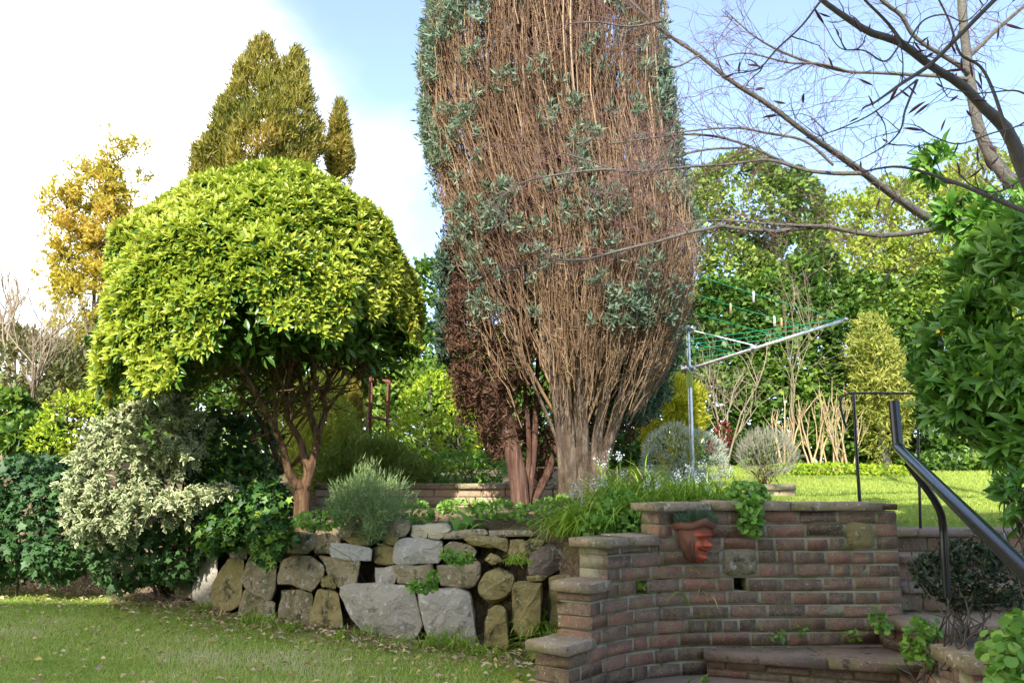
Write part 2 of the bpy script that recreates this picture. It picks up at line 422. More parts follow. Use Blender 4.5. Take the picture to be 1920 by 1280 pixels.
M['stone_olive'] = mat_noise('stone_olive', [(.188, .156, .056), (.400, .325, .138), (.600, .488, .250)], scale=7, detail=10, bump=1.0, bscale=16, dist=.06, objrand=.25, spots=[((.065, .065, .035), 6, .53, .66), ((.54, .52, .44), 20, .60, .66)])
M['stone_grey'] = mat_noise('stone_grey', [(.307, .271, .212), (.472, .425, .348), (.590, .543, .460)], scale=7, detail=10, bump=.9, bscale=20, dist=.04, objrand=.2, spots=[((.17, .145, .10), 6, .56, .68), ((.66, .65, .60), 20, .57, .63)])
M['stone_cream'] = mat_noise('stone_cream', [(.40, .34, .21), (.56, .50, .35), (.64, .60, .46)], scale=6, bump=.8, bscale=20, dist=.03, spots=[((.30, .25, .14), 6, .54, .66)])
M['stone_white'] = mat_noise('stone_white', [(.30, .29, .27), (.54, .53, .52), (.70, .69, .68)], scale=22, bump=.9, bscale=30, dist=.03)
M['stone_lump'] = mat_noise('stone_lump', [(.149, .115, .092), (.310, .241, .190), (.437, .356, .287)], scale=7, bump=1.0, bscale=18, dist=.06, spots=[((.72, .71, .68), 9, .58, .61)])
M['brick'] = mat_noise('brick', [(.12, .087, .058), (.195, .132, .088), (.25, .152, .10), (.31, .148, .096), (.33, .185, .13)], [.22, .4, .52, .66, .82], scale=1.5, detail=8, bump=.8, bscale=5, dist=.008, objrand=.42, stretch=(3.1, 2.9, 1),
                       spots=[((.26, .225, .10), .9, .50, .68), ((.11, .09, .065), 2.2, .56, .68), ((.55, .53, .46), 6, .60, .66)])
M['brick_pale'] = mat_noise('brick_pale', [(.36, .27, .18), (.50, .35, .23), (.54, .43, .31)], scale=1.5, bump=.8, bscale=5, dist=.008, objrand=.4, stretch=(3.1, 1.5, 1), spots=[((.60, .57, .50), 5, .58, .66), ((.24, .22, .15), 1.2, .55, .7)])
M['mortar'] = mat_noise('mortar', [(.22, .20, .125), (.335, .30, .20), (.44, .40, .285)], scale=10, bump=.9, bscale=60, dist=.01, spots=[((.18, .19, .07), 4, .5, .62)])
M['coping'] = mat_noise('coping', [(.230, .172, .115), (.391, .299, .196), (.506, .414, .287)], scale=9, detail=9, bump=1.0, bscale=45, dist=.02, objrand=.25, spots=[((.26, .25, .10), 5, .50, .66), ((.12, .095, .065), 16, .57, .66), ((.60, .58, .50), 34, .58, .64)])
M['tread'] = mat_noise('tread', [(.184, .132, .098), (.299, .218, .161), (.391, .299, .230)], scale=9, detail=9, bump=1.0, bscale=60, dist=.015, objrand=.2, spots=[((.22, .22, .08), 4, .52, .68), ((.10, .08, .06), 14, .57, .66), ((.48, .44, .38), 40, .60, .66)])
M['patio'] = mat_noise('patio', [(.220, .165, .121), (.352, .259, .198), (.440, .341, .275)], scale=4, bump=.6, bscale=80, dist=.006, spots=[((.15, .16, .06), 3, .6, .75), ((.10, .08, .06), 6, .62, .74)])
M['terracotta'] = mat_noise('terracotta', [(.20, .045, .022), (.36, .085, .042), (.46, .13, .07)], scale=9, bump=.4, bscale=50, dist=.006, spots=[((.12, .07, .045), 7, .55, .68), ((.42, .34, .30), 12, .64, .72)], spec=.4)
M['terracotta_brown'] = mat_noise('terracotta_brown', [(.10, .045, .028), (.19, .09, .06), (.30, .20, .15)], scale=8, bump=.5, bscale=50, dist=.006)
M['black_paint'] = mat_metal('black_paint', (.012, .013, .016), rough=.20, metal=0, coat=0)
M['galvanised'] = mat_metal('galvanised', (.62, .63, .64), rough=.38)
M['alu'] = mat_metal('alu', (.70, .70, .70), rough=.45)
M['rust'] = mat_noise('rust', [(.14, .045, .03), (.26, .10, .065)], scale=20, bump=.4)
M['sleeve'] = mat_noise('sleeve', [(.24, .30, .07), (.36, .42, .12)], scale=8, bump=0)
M['green_line'] = mat_noise('green_line', [(.01, .30, .16), (.02, .40, .22)], scale=8, bump=0, rough=.4)
M['wire'] = mat_metal('wire', (.7, .72, .74), rough=.4)
M['peg_wood'] = mat_noise('peg_wood', [(.50, .33, .14), (.62, .44, .22)], scale=12, bump=0)
M['peg_white'] = mat_noise('peg_white', [(.70, .70, .68), (.8, .8, .8)], scale=12, bump=0)
M['render_wall'] = mat_noise('render_wall', [(.70, .66, .58), (.78, .74, .66)], scale=3, bump=.3, bscale=60)
M['roof_tile'] = mat_noise('roof_tile', [(.16, .07, .05), (.24, .11, .08)], scale=6, bump=.4)
M['door_paint'] = mat_noise('door_paint', [(.04, .10, .07), (.05, .12, .09)], scale=3, bump=0, rough=.4)
M['frame_white'] = mat_noise('frame_white', [(.72, .72, .70), (.8, .8, .78)], scale=4, bump=0, rough=.4)
mg, _n, _l, _b, _o = new_mat('glass')
_b.inputs['Base Color'].default_value = (.03, .035, .04, 1); _b.inputs['Roughness'].default_value = .05
M['glass'] = mg

# ------------------------------------------------------------------ terrain
_bp = [(-40, 11.5), (-9, 9.8)]
STONE_BASE = [(362, 1132), (430, 1150), (520, 1163), (600, 1174), (650, 1186), (730, 1197), (800, 1205), (900, 1216), (985, 1228)]
for px, py in [(-20, 1098), (130, 1104), (240, 1112)]:
    g = G(px, py); _bp.append((g[0], g[1] + .35))
SB = [G(px, py) for px, py in STONE_BASE]
for g in SB: _bp.append((g[0], g[1] + .27))
_bp += [(.30, 5.62), (.55, 5.36), (.84, 5.16), (1.07, 5.15), (2.24, 5.18), (2.26, 5.98), (4.2, 5.98), (8, 5.8), (40, 5.5)]
BX = np.array([b[0] for b in _bp]); BY = np.array([b[1] for b in _bp])
def By(x): return np.interp(x, BX, BY)
def sst(a, b, x):
    t = np.clip((x - a) / (b - a), 0, 1); return t * t * (3 - 2 * t)
def zlawn(y): return .76 + .064 * (np.minimum(y, 14.5) - 5.8) + .0 * y
def zup(x, y):
    beh = y - By(x)
    bed = .64 + .17 * sst(0, .9, beh)
    bed = np.where(y > 8.35, np.maximum(bed, zlawn(y)), bed)
    right = np.maximum(zlawn(y), .80 + .05 * sst(5.1, 6.0, y))
    right = np.where(x > 1.7, zlawn(y) + (right - zlawn(y)) * (1 - sst(1.7, 2.2, x)), right)
    left_low = sst(-2.6, -4.0, x) * .0
    return bed + (right - bed) * sst(.25, .75, x)
def zg(x, y):
    x = np.asarray(x, float); y = np.asarray(y, float)
    lo = .018 * noise3(np.stack([x, y, 0 * x], -1), .9) - .01
    lo = np.where((x > .05) & (y > 1.0), np.minimum(lo, -.02), lo)
    lo = np.where((x > 2.0) & (x < 9) & (y < 4.55) & (y > 2.0), .24, lo)
    t = sst(0, .14, y - By(x))
    return lo + (zup(x, y) + .012 * noise3(np.stack([x, y, 0 * x], -1), 2.5) - lo) * t
gx = np.concatenate([[-400, -150, -60, -25, -14], np.arange(-10, 10, .11), [14, 25, 60, 150, 400]])
gy = np.concatenate([[-200, -60, -20, -8, -3, 0, 2], np.arange(3.0, 15.5, .075), [18, 25, 40, 80, 200, 600]])
X, Y = np.meshgrid(gx, gy)
Z = zg(X, Y)
nx, ny = len(gx), len(gy)
V = np.stack([X, Y, Z], -1).reshape(-1, 3)
ii = (np.arange(ny - 1)[:, None] * nx + np.arange(nx - 1)[None]).ravel()
Fq = np.stack([ii, ii + 1, ii + nx + 1, ii + nx], -1)
lawn_mask = np.where(Y < By(X), np.where(X < .12, 1.0, 0.0), np.where((X > 1.7) & (Y > 5.7), 1.0, 0.0))
edge_fade = sst(.0, .55, By(X) - Y - .22)
lawn_mask = np.where((Y < By(X)), lawn_mask * edge_fade, lawn_mask)
lawn_mask = np.where(Y > 14.5, .6, lawn_mask)
mgd, n_, l_, b_, o_ = new_mat('ground_cover')
at_ = n_.new('ShaderNodeAttribute'); at_.attribute_name = 'lawn'
t_ = n_.new('ShaderNodeTexCoord')
z_ = n_.new('ShaderNodeTexNoise'); z_.inputs['Scale'].default_value = 11; z_.inputs['Detail'].default_value = 8
z2_ = n_.new('ShaderNodeTexNoise'); z2_.inputs['Scale'].default_value = 55; z2_.inputs['Detail'].default_value = 6
l_.new(t_.outputs['Object'], z_.inputs['Vector']); l_.new(t_.outputs['Object'], z2_.inputs['Vector'])
rg = ramp(n_, [(.10, .16, .025), (.19, .28, .035), (.29, .32, .07)]); l_.new(z_.outputs['Fac'], rg.inputs[0])
rso = ramp(n_, [(.08, .055, .035), (.17, .12, .075), (.30, .23, .15)], [.3, .5, .75]); l_.new(z2_.outputs['Fac'], rso.inputs[0])
mx_ = n_.new('ShaderNodeMixRGB')
am_ = n_.new('ShaderNodeMath'); am_.operation = 'MULTIPLY_ADD'; am_.inputs[1].default_value = 1.0
sb_ = n_.new('ShaderNodeMath'); sb_.operation = 'SUBTRACT'; sb_.inputs[1].default_value = .5
l_.new(z_.outputs['Fac'], sb_.inputs[0]); l_.new(sb_.outputs[0], am_.inputs[0]); l_.new(at_.outputs['Fac'], am_.inputs[2]); am_.use_clamp = True
l_.new(am_.outputs[0], mx_.inputs[0]); l_.new(rso.outputs[0], mx_.inputs[1]); l_.new(rg.outputs[0], mx_.inputs[2])
l_.new(mx_.outputs[0], b_.inputs['Base Color']); b_.inputs['Roughness'].default_value = .9; b_.inputs['Specular IOR Level'].default_value = .15
bp_ = n_.new('ShaderNodeBump'); bp_.inputs['Strength'].default_value = .7; bp_.inputs['Distance'].default_value = .02
l_.new(z2_.outputs['Fac'], bp_.inputs['Height']); l_.new(bp_.outputs[0], b_.inputs['Normal'])
tag(build('ground', V, Fq, mgd, attrs={'lawn': lawn_mask.ravel()}, smooth=True), kind='structure')

# patio at the foot of the wall
pV, pF = prism([(.12, 1.2), (3.4, 1.2), (3.4, 5.0), (.84, 5.0), (.42, 4.62), (.20, 4.36)], -.06, .0, .004)
tag(build('patio', pV, pF, M['patio']), kind='structure')

# ------------------------------------------------------------------ house added behind the camera, sized so its roof line shades the near garden
hx0, hx1, hy = -9.8, 2.6, -2.4
EAVE, RIDGE = 6.2, 8.85
unseen_house = thing('unseen_house', (hx0 + 8, hy - 3.5, 0), 'unseen pale rendered two storey building with a tiled roof, added to shade the near garden', 'unseen_house')
hv, hf = box_VF(hx0, hx1, hy - 7, hy, -.1, EAVE)
build('wall', hv, hf, M['render_wall'], unseen_house)
ov = .35
rV = np.array([[hx0 - ov, hy + ov, EAVE - .15], [hx1 + ov, hy + ov, EAVE - .15], [hx0 - ov, hy - 1.9, RIDGE], [hx1 + ov, hy - 1.9, RIDGE], [hx0 - ov, hy - 7 - ov, EAVE - .15], [hx1 + ov, hy - 7 - ov, EAVE - .15]])
rV = np.concatenate([rV, rV + [0, 0, .14]])
rF = [np.array([[0, 2, 3, 1], [2, 4, 5, 3], [6, 7, 9, 8], [8, 9, 11, 10], [0, 1, 7, 6], [4, 10, 11, 5], [0, 4, 5, 1]]), np.array([[0, 6, 8], [0, 8, 2], [2, 8, 10], [2, 10, 4], [1, 9, 7], [1, 3, 9], [3, 11, 9], [3, 5, 11], [0, 2, 4], [1, 5, 3]])]
build('roof', rV, rF, M['roof_tile'], unseen_house)
for zc in (1.1, 3.9):
    for xc in np.arange(hx0 + 1.6, hx1 - 1, 2.6):
        if zc < 2 and abs(xc - (hx0 + 9.4)) < .5:
            dv, df = box_VF(xc - .05, xc + .9, hy + .002, hy + .05, 0, 2.05); build('door', dv, df, M['door_paint'], unseen_house); continue
        a = Acc()
        for b in ((xc, xc + 1.3, zc - .07, zc), (xc, xc + 1.3, zc + 1.2, zc + 1.27), (xc, xc + .07, zc, zc + 1.2), (xc + 1.23, xc + 1.3, zc, zc + 1.2), (xc + .62, xc + .68, zc, zc + 1.2)):
            v_, f_ = box_VF(b[0], b[1], hy + .002, hy + .05, b[2], b[3]); a.add(v_, f_)
        w = a.make('window', M['frame_white'], unseen_house)
        v_, f_ = box_VF(xc + .06, xc + 1.24, hy + .003, hy + .02, zc, zc + 1.2)
        build('pane', v_, f_, M['glass'], w)

# ------------------------------------------------------------------ brick wing wall
WP = np.array([(.275, 4.40), (.405, 4.57), (.515, 4.72), (.66, 4.84), (.834, 4.94), (1.065, 5.0), (1.5, 5.02), (2.24, 5.05)])
_wd = spline(WP, 400)
_ws = np.concatenate([[0], np.cumsum(np.linalg.norm(np.diff(_wd, axis=0), axis=1))])
WS = _ws[-1]
def wp(s): return np.array([np.interp(s, _ws, _wd[:, 0]), np.interp(s, _ws, _wd[:, 1])])
def wt(s):
    t = wp(min(s + .03, WS)) - wp(max(s - .03, 0)); return t / np.linalg.norm(t)
def s_of_x(x): return np.interp(x, _wd[:, 0], _ws)
def s_of_px(px):
    q = 960 + F * _wd[:, 0] / (_wd[:, 1] * cp)
    return np.interp(px, q, _ws)
sL = [0.0, s_of_px(1103), s_of_px(1134), s_of_px(1230)]       # where the wall steps up
TOPS = [.275, .545, .762, .945]
CH, TH, CAPT = .0745, .205, .05
wall = thing('brick_wall', (1.2, 5.0, 0), 'curved red brick retaining wall that steps down beside the patio', 'brick wall')
def top_at(s):
    return TOPS[int(np.searchsorted(sL, s + 1e-6, side='right') - 1)]
def z_of_py(py, px=1400):
    return P(px, py, 5.02)[2]
blocks = [(1346, 1414, 1026, 1080, 'stone'), (1578, 1634, 975, 1030, 'stone_cream2')]
holes = [(1188, 1210, 1081, 1104), (1368, 1392, 1081, 1104)]
SK = [(s_of_px(a), s_of_px(b), z_of_py(d), z_of_py(c)) for a, b, c, d in [(q[0], q[1], q[2], q[3]) for q in blocks] + holes]
brick_meshes = []
for k in range(8):
    v_, f_ = box_VF(-.5, .5, 0, 1, -.5, .5)
    ch = np.array([.02, .03, .06])
    # chamfered box with slightly worn corners
    v_, f_ = [], None
    prof = [(-.5, .985), (-.47, 1), (.47, 1), (.5, .985)]
    for zz, sc_ in prof:
        for xx, yy in ((-.5, 0.03), (-.48, 0), (.48, 0), (.5, .03), (.5, 1), (-.5, 1)):
            w_ = 1 - (1 - sc_) * .35
            v_.append([xx * w_, yy + (1 - sc_) * .8 * (yy < .5), zz])
    v_ = np.array(v_) + rs.randn(24, 3) * np.array([.006, .006, .020])
    v_[:, 1] += np.where(v_[:, 1] < .3, .005 * rs.randn(), 0)
    q_ = [[r * 6 + i, r * 6 + (i + 1) % 6, r * 6 + 6 + (i + 1) % 6, r * 6 + 6 + i] for r in range(3) for i in range(6)]
    brick_meshes.append(make_mesh('brick', v_, [np.array(q_), np.array([[5, 4, 3, 2, 1, 0], [18, 19, 20, 21, 22, 23]])], M['brick']))
def put_brick(p, t, s_len, z0, z1, depth, parent, meshes=None, name='brick'):
    """p = middle of the front face at its foot, t = direction along the wall (front is to its right)"""
    nb = np.array([-t[1], t[0]])
    me = random.choice(meshes or brick_meshes)
    M4 = np.eye(4)
    jit = rs.randn() * .0012
    tl = rs.randn() * .006
    M4[:3, 0] = np.array([t[0], t[1], tl]) * s_len
    M4[:3, 1] = np.array([nb[0], nb[1], 0]) * depth
    M4[:3, 2] = np.array([0, 0, 1]) * (z1 - z0)
    M4[:3, 3] = [p[0] + nb[0] * jit, p[1] + nb[1] * jit, (z0 + z1) / 2]
    return place(name, me, Matrix(M4.tolist()), parent)
def cut(iv, a, b):
    out = []
    for (p, q) in iv:
        if b <= p or a >= q: out.append((p, q)); continue
        if a > p: out.append((p, a))
        if b < q: out.append((b, q))
    return out
nrow = 12
core = Acc()
def core_prism(s0, s1, z0, z1, y0=.0030, y1=.19, m=None):
    m = m or max(2, int((s1 - s0) / .08) + 1)
    ss = np.linspace(s0, s1, m)
    rows = []
    for s in ss:
        p, t = wp(s), wt(s); nb = np.array([-t[1], t[0]])
        rows.append([[*(p + nb * y0), z0], [*(p + nb * y1), z0], [*(p + nb * y1), z1], [*(p + nb * y0), z1]])
    Vv = np.array(rows).reshape(-1, 3); Q = []
    for i in range(m - 1):
        for j in range(4):
            Q.append([i * 4 + j, i * 4 + 4 + j, i * 4 + 4 + (j + 1) % 4, i * 4 + (j + 1) % 4])
    Q += [[0, 1, 2, 3], [m * 4 - 1, m * 4 - 2, m * 4 - 3, m * 4 - 4]]
    core.add(Vv, np.array(Q))
for r in range(nrow + 1):
    z0 = r * CH
    for li in range(4):
        a, b = sL[li], (sL[li + 1] if li < 3 else WS)
    # start of this course: first level tall enough
    start = None
    for li in range(4):
        if TOPS[li] - CAPT > z0 + .03: start = sL[li]; break
    if start is None: continue
    def ztop(s): return min(z0 + CH, top_at(s) - CAPT)
    iv = [(start, WS)]
    for (a, b, c, d) in SK:
        ov_ = min(d, z0 + CH) - max(c, z0)
        if ov_ > .3 * CH: iv = cut(iv, a, b)
    for (p, q) in iv:
        s = p; first = True
        while s < q - .012:
            ln = .208 * random.uniform(.86, 1.12)
            if random.random() < .18: ln *= random.choice([.5, .68])
            if first and r % 2 and p == start: ln = .118
            e = s + ln
            for b in sL:
                if s + .02 < b < e and b > start and top_at(b - .01) - CAPT < z0 + CH: e = b
            if e > q - .06: e = q
            zt = ztop((s + e) / 2)
            if zt - z0 > .02:
                m_ = (s + e) / 2; t = wt(m_)
                dz = .0045 * math.sin(m_ * 5 + r * 1.7) + rs.randn() * .0012
                pm = (wp(s) + wp(e)) / 2
                put_brick(pm, t, (e - s) - .015, z0 + .0065 + dz, zt - .0065 + dz, TH, wall)
            s = e; first = False
    iv = [(start + .012, WS - .012)]
    for (a, b, c, d) in SK[2:]:
        if min(d, z0 + CH) - max(c, z0) > .3 * CH: iv = cut(iv, a, b)
    for (p, q) in iv:
        edges = [p] + [b for b in sL if p < b < q] + [q]
        for e0, e1 in zip(edges[:-1], edges[1:]):
            zt = ztop((e0 + e1) / 2)
            if zt - z0 > .01: core_prism(e0 + (.012 if e0 in sL else 0), e1, z0, zt - .001)
core.make('mortar', M['mortar'], wall)
for (a, b, c, d, mt), (s0, s1, z0, z1) in zip(blocks, SK):
    # rough stone block let into the brickwork
    m_ = (s0 + s1) / 2; p, t = wp(m_), wt(m_); nb = np.array([-t[1], t[0]])
    n_pts = 14
    ang = np.linspace(0, 2 * np.pi, n_pts, endpoint=False)
    sq = np.stack([np.sign(np.cos(ang)) * np.abs(np.cos(ang)) ** .35, np.sign(np.sin(ang)) * np.abs(np.sin(ang)) ** .4], 1)
    if mt != 'stone': sq[(sq[:, 0] > .5) & (sq[:, 1] > .5)] *= .86
    rings = []
    for k_, yo in ((1.0, .15), (1.0, .004), (.90, -.012), (.5, -.018)):
        uv = sq * k_ + rs.randn(n_pts, 2) * .02
        rings.append(np.stack([p[0] + t[0] * uv[:, 0] * (s1 - s0 - .014) / 2 + nb[0] * yo, p[1] + t[1] * uv[:, 0] * (s1 - s0) / 2 + nb[1] * yo, (z0 + z1) / 2 + uv[:, 1] * (z1 - z0 - .012) / 2], 1))
    cen = np.array([[*(p - nb * .016), (z0 + z1) / 2]])
    Vv = np.concatenate(rings + [cen])
    Q = [[k * n_pts + i, k * n_pts + (i + 1) % n_pts, k * n_pts + n_pts + (i + 1) % n_pts, k * n_pts + n_pts + i] for k in range(3) for i in range(n_pts)]
    Tt = [[3 * n_pts + i, 3 * n_pts + (i + 1) % n_pts, 4 * n_pts] for i in range(n_pts)]
    build('stone_block', Vv, [np.array(Q), np.array(Tt)], M['stone_olive'] if mt != 'stone' else M['stone'], wall)
# coping slabs, each its own piece
def slab(name, pts2, z0, z1, mat, parent, ch=.0035, sub=None):
    v_, f_ = prism(pts2, z0, z1, ch)
    v_ = v_ + rs.randn(*v_.shape) * .0022
    return build(name, v_, f_, mat, parent)
def coping_run(s0, s1, ztop_, lens, left_over=.03):
    s = s0 - left_over; k = 0
    while s < s1 - .02:
        e = min(s + lens[k % len(lens)], s1); k += 1
        if s1 - e < .1: e = s1
        front, back = [], []
        for u in np.linspace(s + .003, e - .003, max(2, int((e - s) / .1) + 1)):
            uu = np.clip(u, 0, WS); p, t = wp(uu), wt(uu); p = p + t * (u - uu); nb = np.array([-t[1], t[0]])
            front.append(p - nb * .028); back.append(p + nb * (TH + .02))
        slab('coping_slab', front + back[::-1], ztop_ - CAPT + random.uniform(-.002, .002), ztop_ + random.uniform(-.004, .004), M['coping'], wall)
        s = e
coping_run(sL[3], WS - .10, TOPS[3], [.36, .46, .52])
coping_run(sL[2], sL[3], TOPS[2], [.20, .30])
coping_run(sL[1], sL[2] + .01, TOPS[1], [.5])
coping_run(sL[0], sL[1] + .01, TOPS[0], [.5], .05)
# rounded end brick of the coping
p, t = wp(WS - .05), wt(WS - .05)
put_brick(p, t, .10, TOPS[3] - CAPT + .004, TOPS[3] - .012, TH, wall)
# lowest stub, only its slab shows
st = thing('kerb_stub', (.16, 4.3, 0), 'low single slab of brick kerb at the foot of the stepped wall', 'kerb')
slab('slab', [(.10, 4.24), (.26, 4.20), (.36, 4.42), (.16, 4.50)], .0, .045, M['coping'], st)

# ------------------------------------------------------------------ garden steps
steps = thing('garden_steps', (2.3, 4.9, 0), 'worn brick garden steps with overhanging treads leading up to the lawn', 'steps')
def riser(p0, p1, z0, z1, rows, parent, depth=.10, mat=None):
    p0, p1 = np.array(p0, float), np.array(p1, float)
    Lg = np.linalg.norm(p1 - p0); t = (p1 - p0) / Lg; nb = np.array([-t[1], t[0]])
    h = (z1 - z0) / rows
    for r in range(rows):
        s = 0.0; k = 0
        while s < Lg - .02:
            ln = .225 * random.uniform(.94, 1.06) * (.5 if (k == 0 and r % 2) else 1)
            e = min(s + ln, Lg)
            if Lg - e < .06: e = Lg
            put_brick(p0 + t * (s + e) / 2, t, e - s - .012, z0 + r * h + .005, z0 + (r + 1) * h - .005, depth, parent)
            s = e; k += 1
    a = p0 + nb * .012; b = p1 + nb * .012; c = p1 + nb * (depth + .1); d = p0 + nb * (depth + .1)
    v_, f_ = prism([a, b, c, d], z0 - .01, z1, .001)
    build('mortar', v_, f_, M['mortar'], parent)
g1a, g1b = np.array([1.06, 4.93]), np.array([2.12, 4.53])
riser(g1a + [.02, .03], g1b + [.0, .03], -.01, .092, 2, steps)
mid = g1a * .43 + g1b * .57
slab('tread', [g1a + [0, -.005], mid + [-.003, -.005], (mid[0] - .003, 5.04), (g1a[0] + .02, 5.03)], .092, .142, M['tread'], steps)
slab('tread', [mid + [.003, -.005], g1b, (2.15, 5.04), (mid[0] + .003, 5.04)], .094, .144, M['tread'], steps)
c2a, c2b = np.array([2.05, 5.0]), np.array([2.13, 4.72])
riser(c2a + [.03, 0], c2b + [.03, .02], .142, .262, 2, steps)
riser(c2b + [.03, .03], (3.0, 4.74), .142, .262, 2, steps)
slab('tread', [c2a, c2b, (2.42, 4.70), (2.42, 5.16), (2.16, 5.16), (2.16, 5.02)], .262, .312, M['tread'], steps)
slab('tread', [(2.426, 4.70), (3.0, 4.72), (3.0, 5.16), (2.426, 5.16)], .262, .312, M['tread'], steps)
for k, (yy, zz, xl) in enumerate([(5.16, .312, 2.18), (5.42, .455, 2.26), (5.70, .60, 2.26)]):
    riser((xl + .02, yy + .03), (3.5, yy + .03), zz, zz + .10, 1, steps, depth=.1)
    xs = [xl, xl + .36 + .2 * k, 3.5]
    for a, b in zip(xs[:-1], xs[1:]):
        slab('tread', [(a + .002, yy), (b - .002, yy + random.uniform(-.006, .006)), (b - .002, yy + .32), (a + .002, yy + .32)], zz + .10, zz + .148 + random.uniform(-.003, .003), M['tread'], steps)
# pier and side wall to the right of the steps
pier = thing('brick_pier', (1.95, 3.95, 0), 'low brick pier with a thick slab cap right of the lowest step', 'brick pier')
pp = [P(1729, 1200, 4.15), P(1786, 1247, 3.80)]
q0 = np.array([1.98, 4.22]); q1 = np.array([1.97, 3.86]); q2 = np.array([2.30, 3.84]); q3 = np.array([2.6, 4.28])
riser(q0 + [.03, 0], q1 + [.03, .03], 0, .245, 3, pier)
riser(q1 + [.03, .03], q2 + [.3, .03], 0, .245, 3, pier)
slab('cap', [q0, q1, q2, q3], .245, .315, M['coping'], pier, ch=.005)
riser((2.09, 4.56), (1.99, 4.22), 0, .14, 2, pier)

# ------------------------------------------------------------------ stone retaining wall, every stone its own piece
swall = thing('dry_stone_wall', (SB[4][0], SB[4][1], 0), 'dry stone retaining wall of rough sandstone blocks along the lower lawn', 'stone wall')
def cropA(L): return [(560 + x / 4.364, 950 + y / 4.364) for x, y in L]
def cropB(L): return [(340 + x / 5.817, 980 + y / 5.817) for x, y in L]
def cropC(L): return [(680 + x / 3.367, 900 + y / 3.367) for x, y in L]
STN = [
 ('stone_grey', cropA([(330,650),(480,620),(880,650),(930,700),(990,850),(1030,950),(960,1095),(870,1105),(600,1055),(480,990),(380,810),(325,700)])),
 ('stone_grey', cropA([(985,680),(1130,665),(1300,660),(1420,690),(1445,880),(1450,1150),(1100,1110),(1040,940),(1000,800)])),
 ('stone_grey', cropA([(615,490),(770,482),(795,560),(780,632),(625,630)])),
 ('stone', cropA([(778,480),(1100,465),(1108,560),(1120,655),(860,640),(792,630),(803,560)])),
 ('stone', cropA([(1108,468),(1480,445),(1500,530),(1440,660),(1340,672),(1127,655)])),
 ('stone', cropA([(155,395),(330,400),(500,440),(460,610),(330,645),(300,600),(220,500)])),
 ('stone_white', cropA([(275,300),(480,315),(595,340),(590,440),(420,430),(275,405)])),
 ('stone_olive', cropA([(600,340),(700,295),(780,320),(785,400),(770,460),(610,460),(595,400)])),
 ('stone_olive', cropA([(680,250),(720,220),(820,250),(800,310),(690,300)])),
 ('stone_grey', cropA([(800,290),(860,250),(1100,262),(1200,275),(1160,450),(1050,468),(780,462)])),
 ('stone', cropA([(1170,330),(1250,280),(1400,300),(1465,355),(1430,425),(1200,430)])),
 ('stone_olive', cropA([(1390,270),(1440,245),(1700,260),(1705,370),(1600,325),(1450,310)])),
 ('stone_cream', cropA([(900,240),(920,145),(1200,145),(1235,190),(1160,262),(930,262)])),
 ('stone', cropA([(1160,230),(1240,195),(1520,180),(1550,215),(1500,252),(1170,264)])),
 ('stone', cropA([(1545,190),(1920,190),(1930,240),(1700,245),(1560,250)])),
 ('stone', cropA([(680,130),(780,105),(910,110),(905,190),(860,240),(700,230)])),
 ('stone', cropA([(310,220),(400,130),(560,120),(590,180),(500,240),(330,252)])),
 ('stone_olive', cropA([(340,255),(510,248),(580,310),(420,305)])),
 ('stone', cropA([(125,330),(150,230),(230,195),(320,240),(345,300),(275,310),(270,400),(130,390)])),
 ('stone_olive', cropA([(1720,260),(1850,255),(1890,320),(1890,440),(1760,455),(1710,450)])),
 ('stone_olive', cropA([(1450,640),(1520,530),(1640,480),(1760,560),(1740,690),(1680,740),(1550,775),(1460,720)])),
 ('stone_olive', cropA([(1540,830),(1620,790),(1700,840),(1720,1170),(1520,1165)])),
 ('stone_olive', cropC([(940,720),(960,650),(1130,650),(1140,780),(1110,940),(1000,1000),(940,960)])),
 ('stone_olive', cropA([(1570,375),(1640,400),(1670,440),(1580,475),(1520,430)])),
 ('stone_olive', cropA([(195,580),(250,555),(310,610),(300,665),(200,645)])),
 ('stone_olive', cropA([(110,870),(180,680),(320,700),(360,850),(365,985),(250,1000),(115,980)])),
 ('stone_grey', cropB([(140,300),(200,290),(260,330),(390,350),(400,540),(330,900),(200,890),(125,800)])),
 ('stone_olive', cropB([(510,400),(690,410),(680,600),(660,900),(520,990),(350,960),(370,620),(430,510)])),
 ('stone_grey', cropB([(515,280),(600,230),(720,290),(715,400),(590,405),(520,370)])),
 ('stone', cropB([(720,375),(900,370),(1030,450),(1015,680),(980,820),(860,780),(730,690),(680,640)])),
 ('stone', cropB([(700,760),(760,740),(860,800),(1040,860),(1030,1050),(850,1030),(650,1000)])),
 ('stone', cropB([(1060,480),(1120,390),(1230,330),(1420,360),(1560,480),(1540,560),(1420,730),(1120,690),(1035,690),(1025,600)])),
 ('stone', cropB([(1070,720),(1180,710),(1440,770),(1420,900),(1385,1130),(1200,1090),(1060,1070)])),
 ('stone', cropB([(1010,90),(1200,100),(1470,130),(1450,250),(1350,320),(1200,300),(1000,230)])),
 ('stone_lump', cropC([(1050,470),(1130,410),(1200,400),(1300,430),(1390,500),(1330,565),(1160,600),(1060,590)])),
 ('stone_olive', cropC([(1165,600),(1330,580),(1300,700),(1280,940),(1180,955)])),
 ('stone_olive', cropC([(1000,1010),(1080,1010),(1095,1120),(1005,1125)])),
 ('stone_olive', cropC([(1030,605),(1100,595),(1160,605),(1130,630),(1040,640)])),
 ('stone', cropB([(-70,330),(90,330),(120,560),(115,800),(-60,780)])),
 ('stone_olive', cropC([(1000,400),(1080,360),(1150,380),(1130,430),(1060,470),(1000,450)])),
 ('stone', cropB([(840,120),(1000,140),(1010,250),(900,330),(740,330),(730,240)])),
]
sb_px = np.array([p[0] for p in STONE_BASE]); sb_d = np.array([g[1] for g in SB])
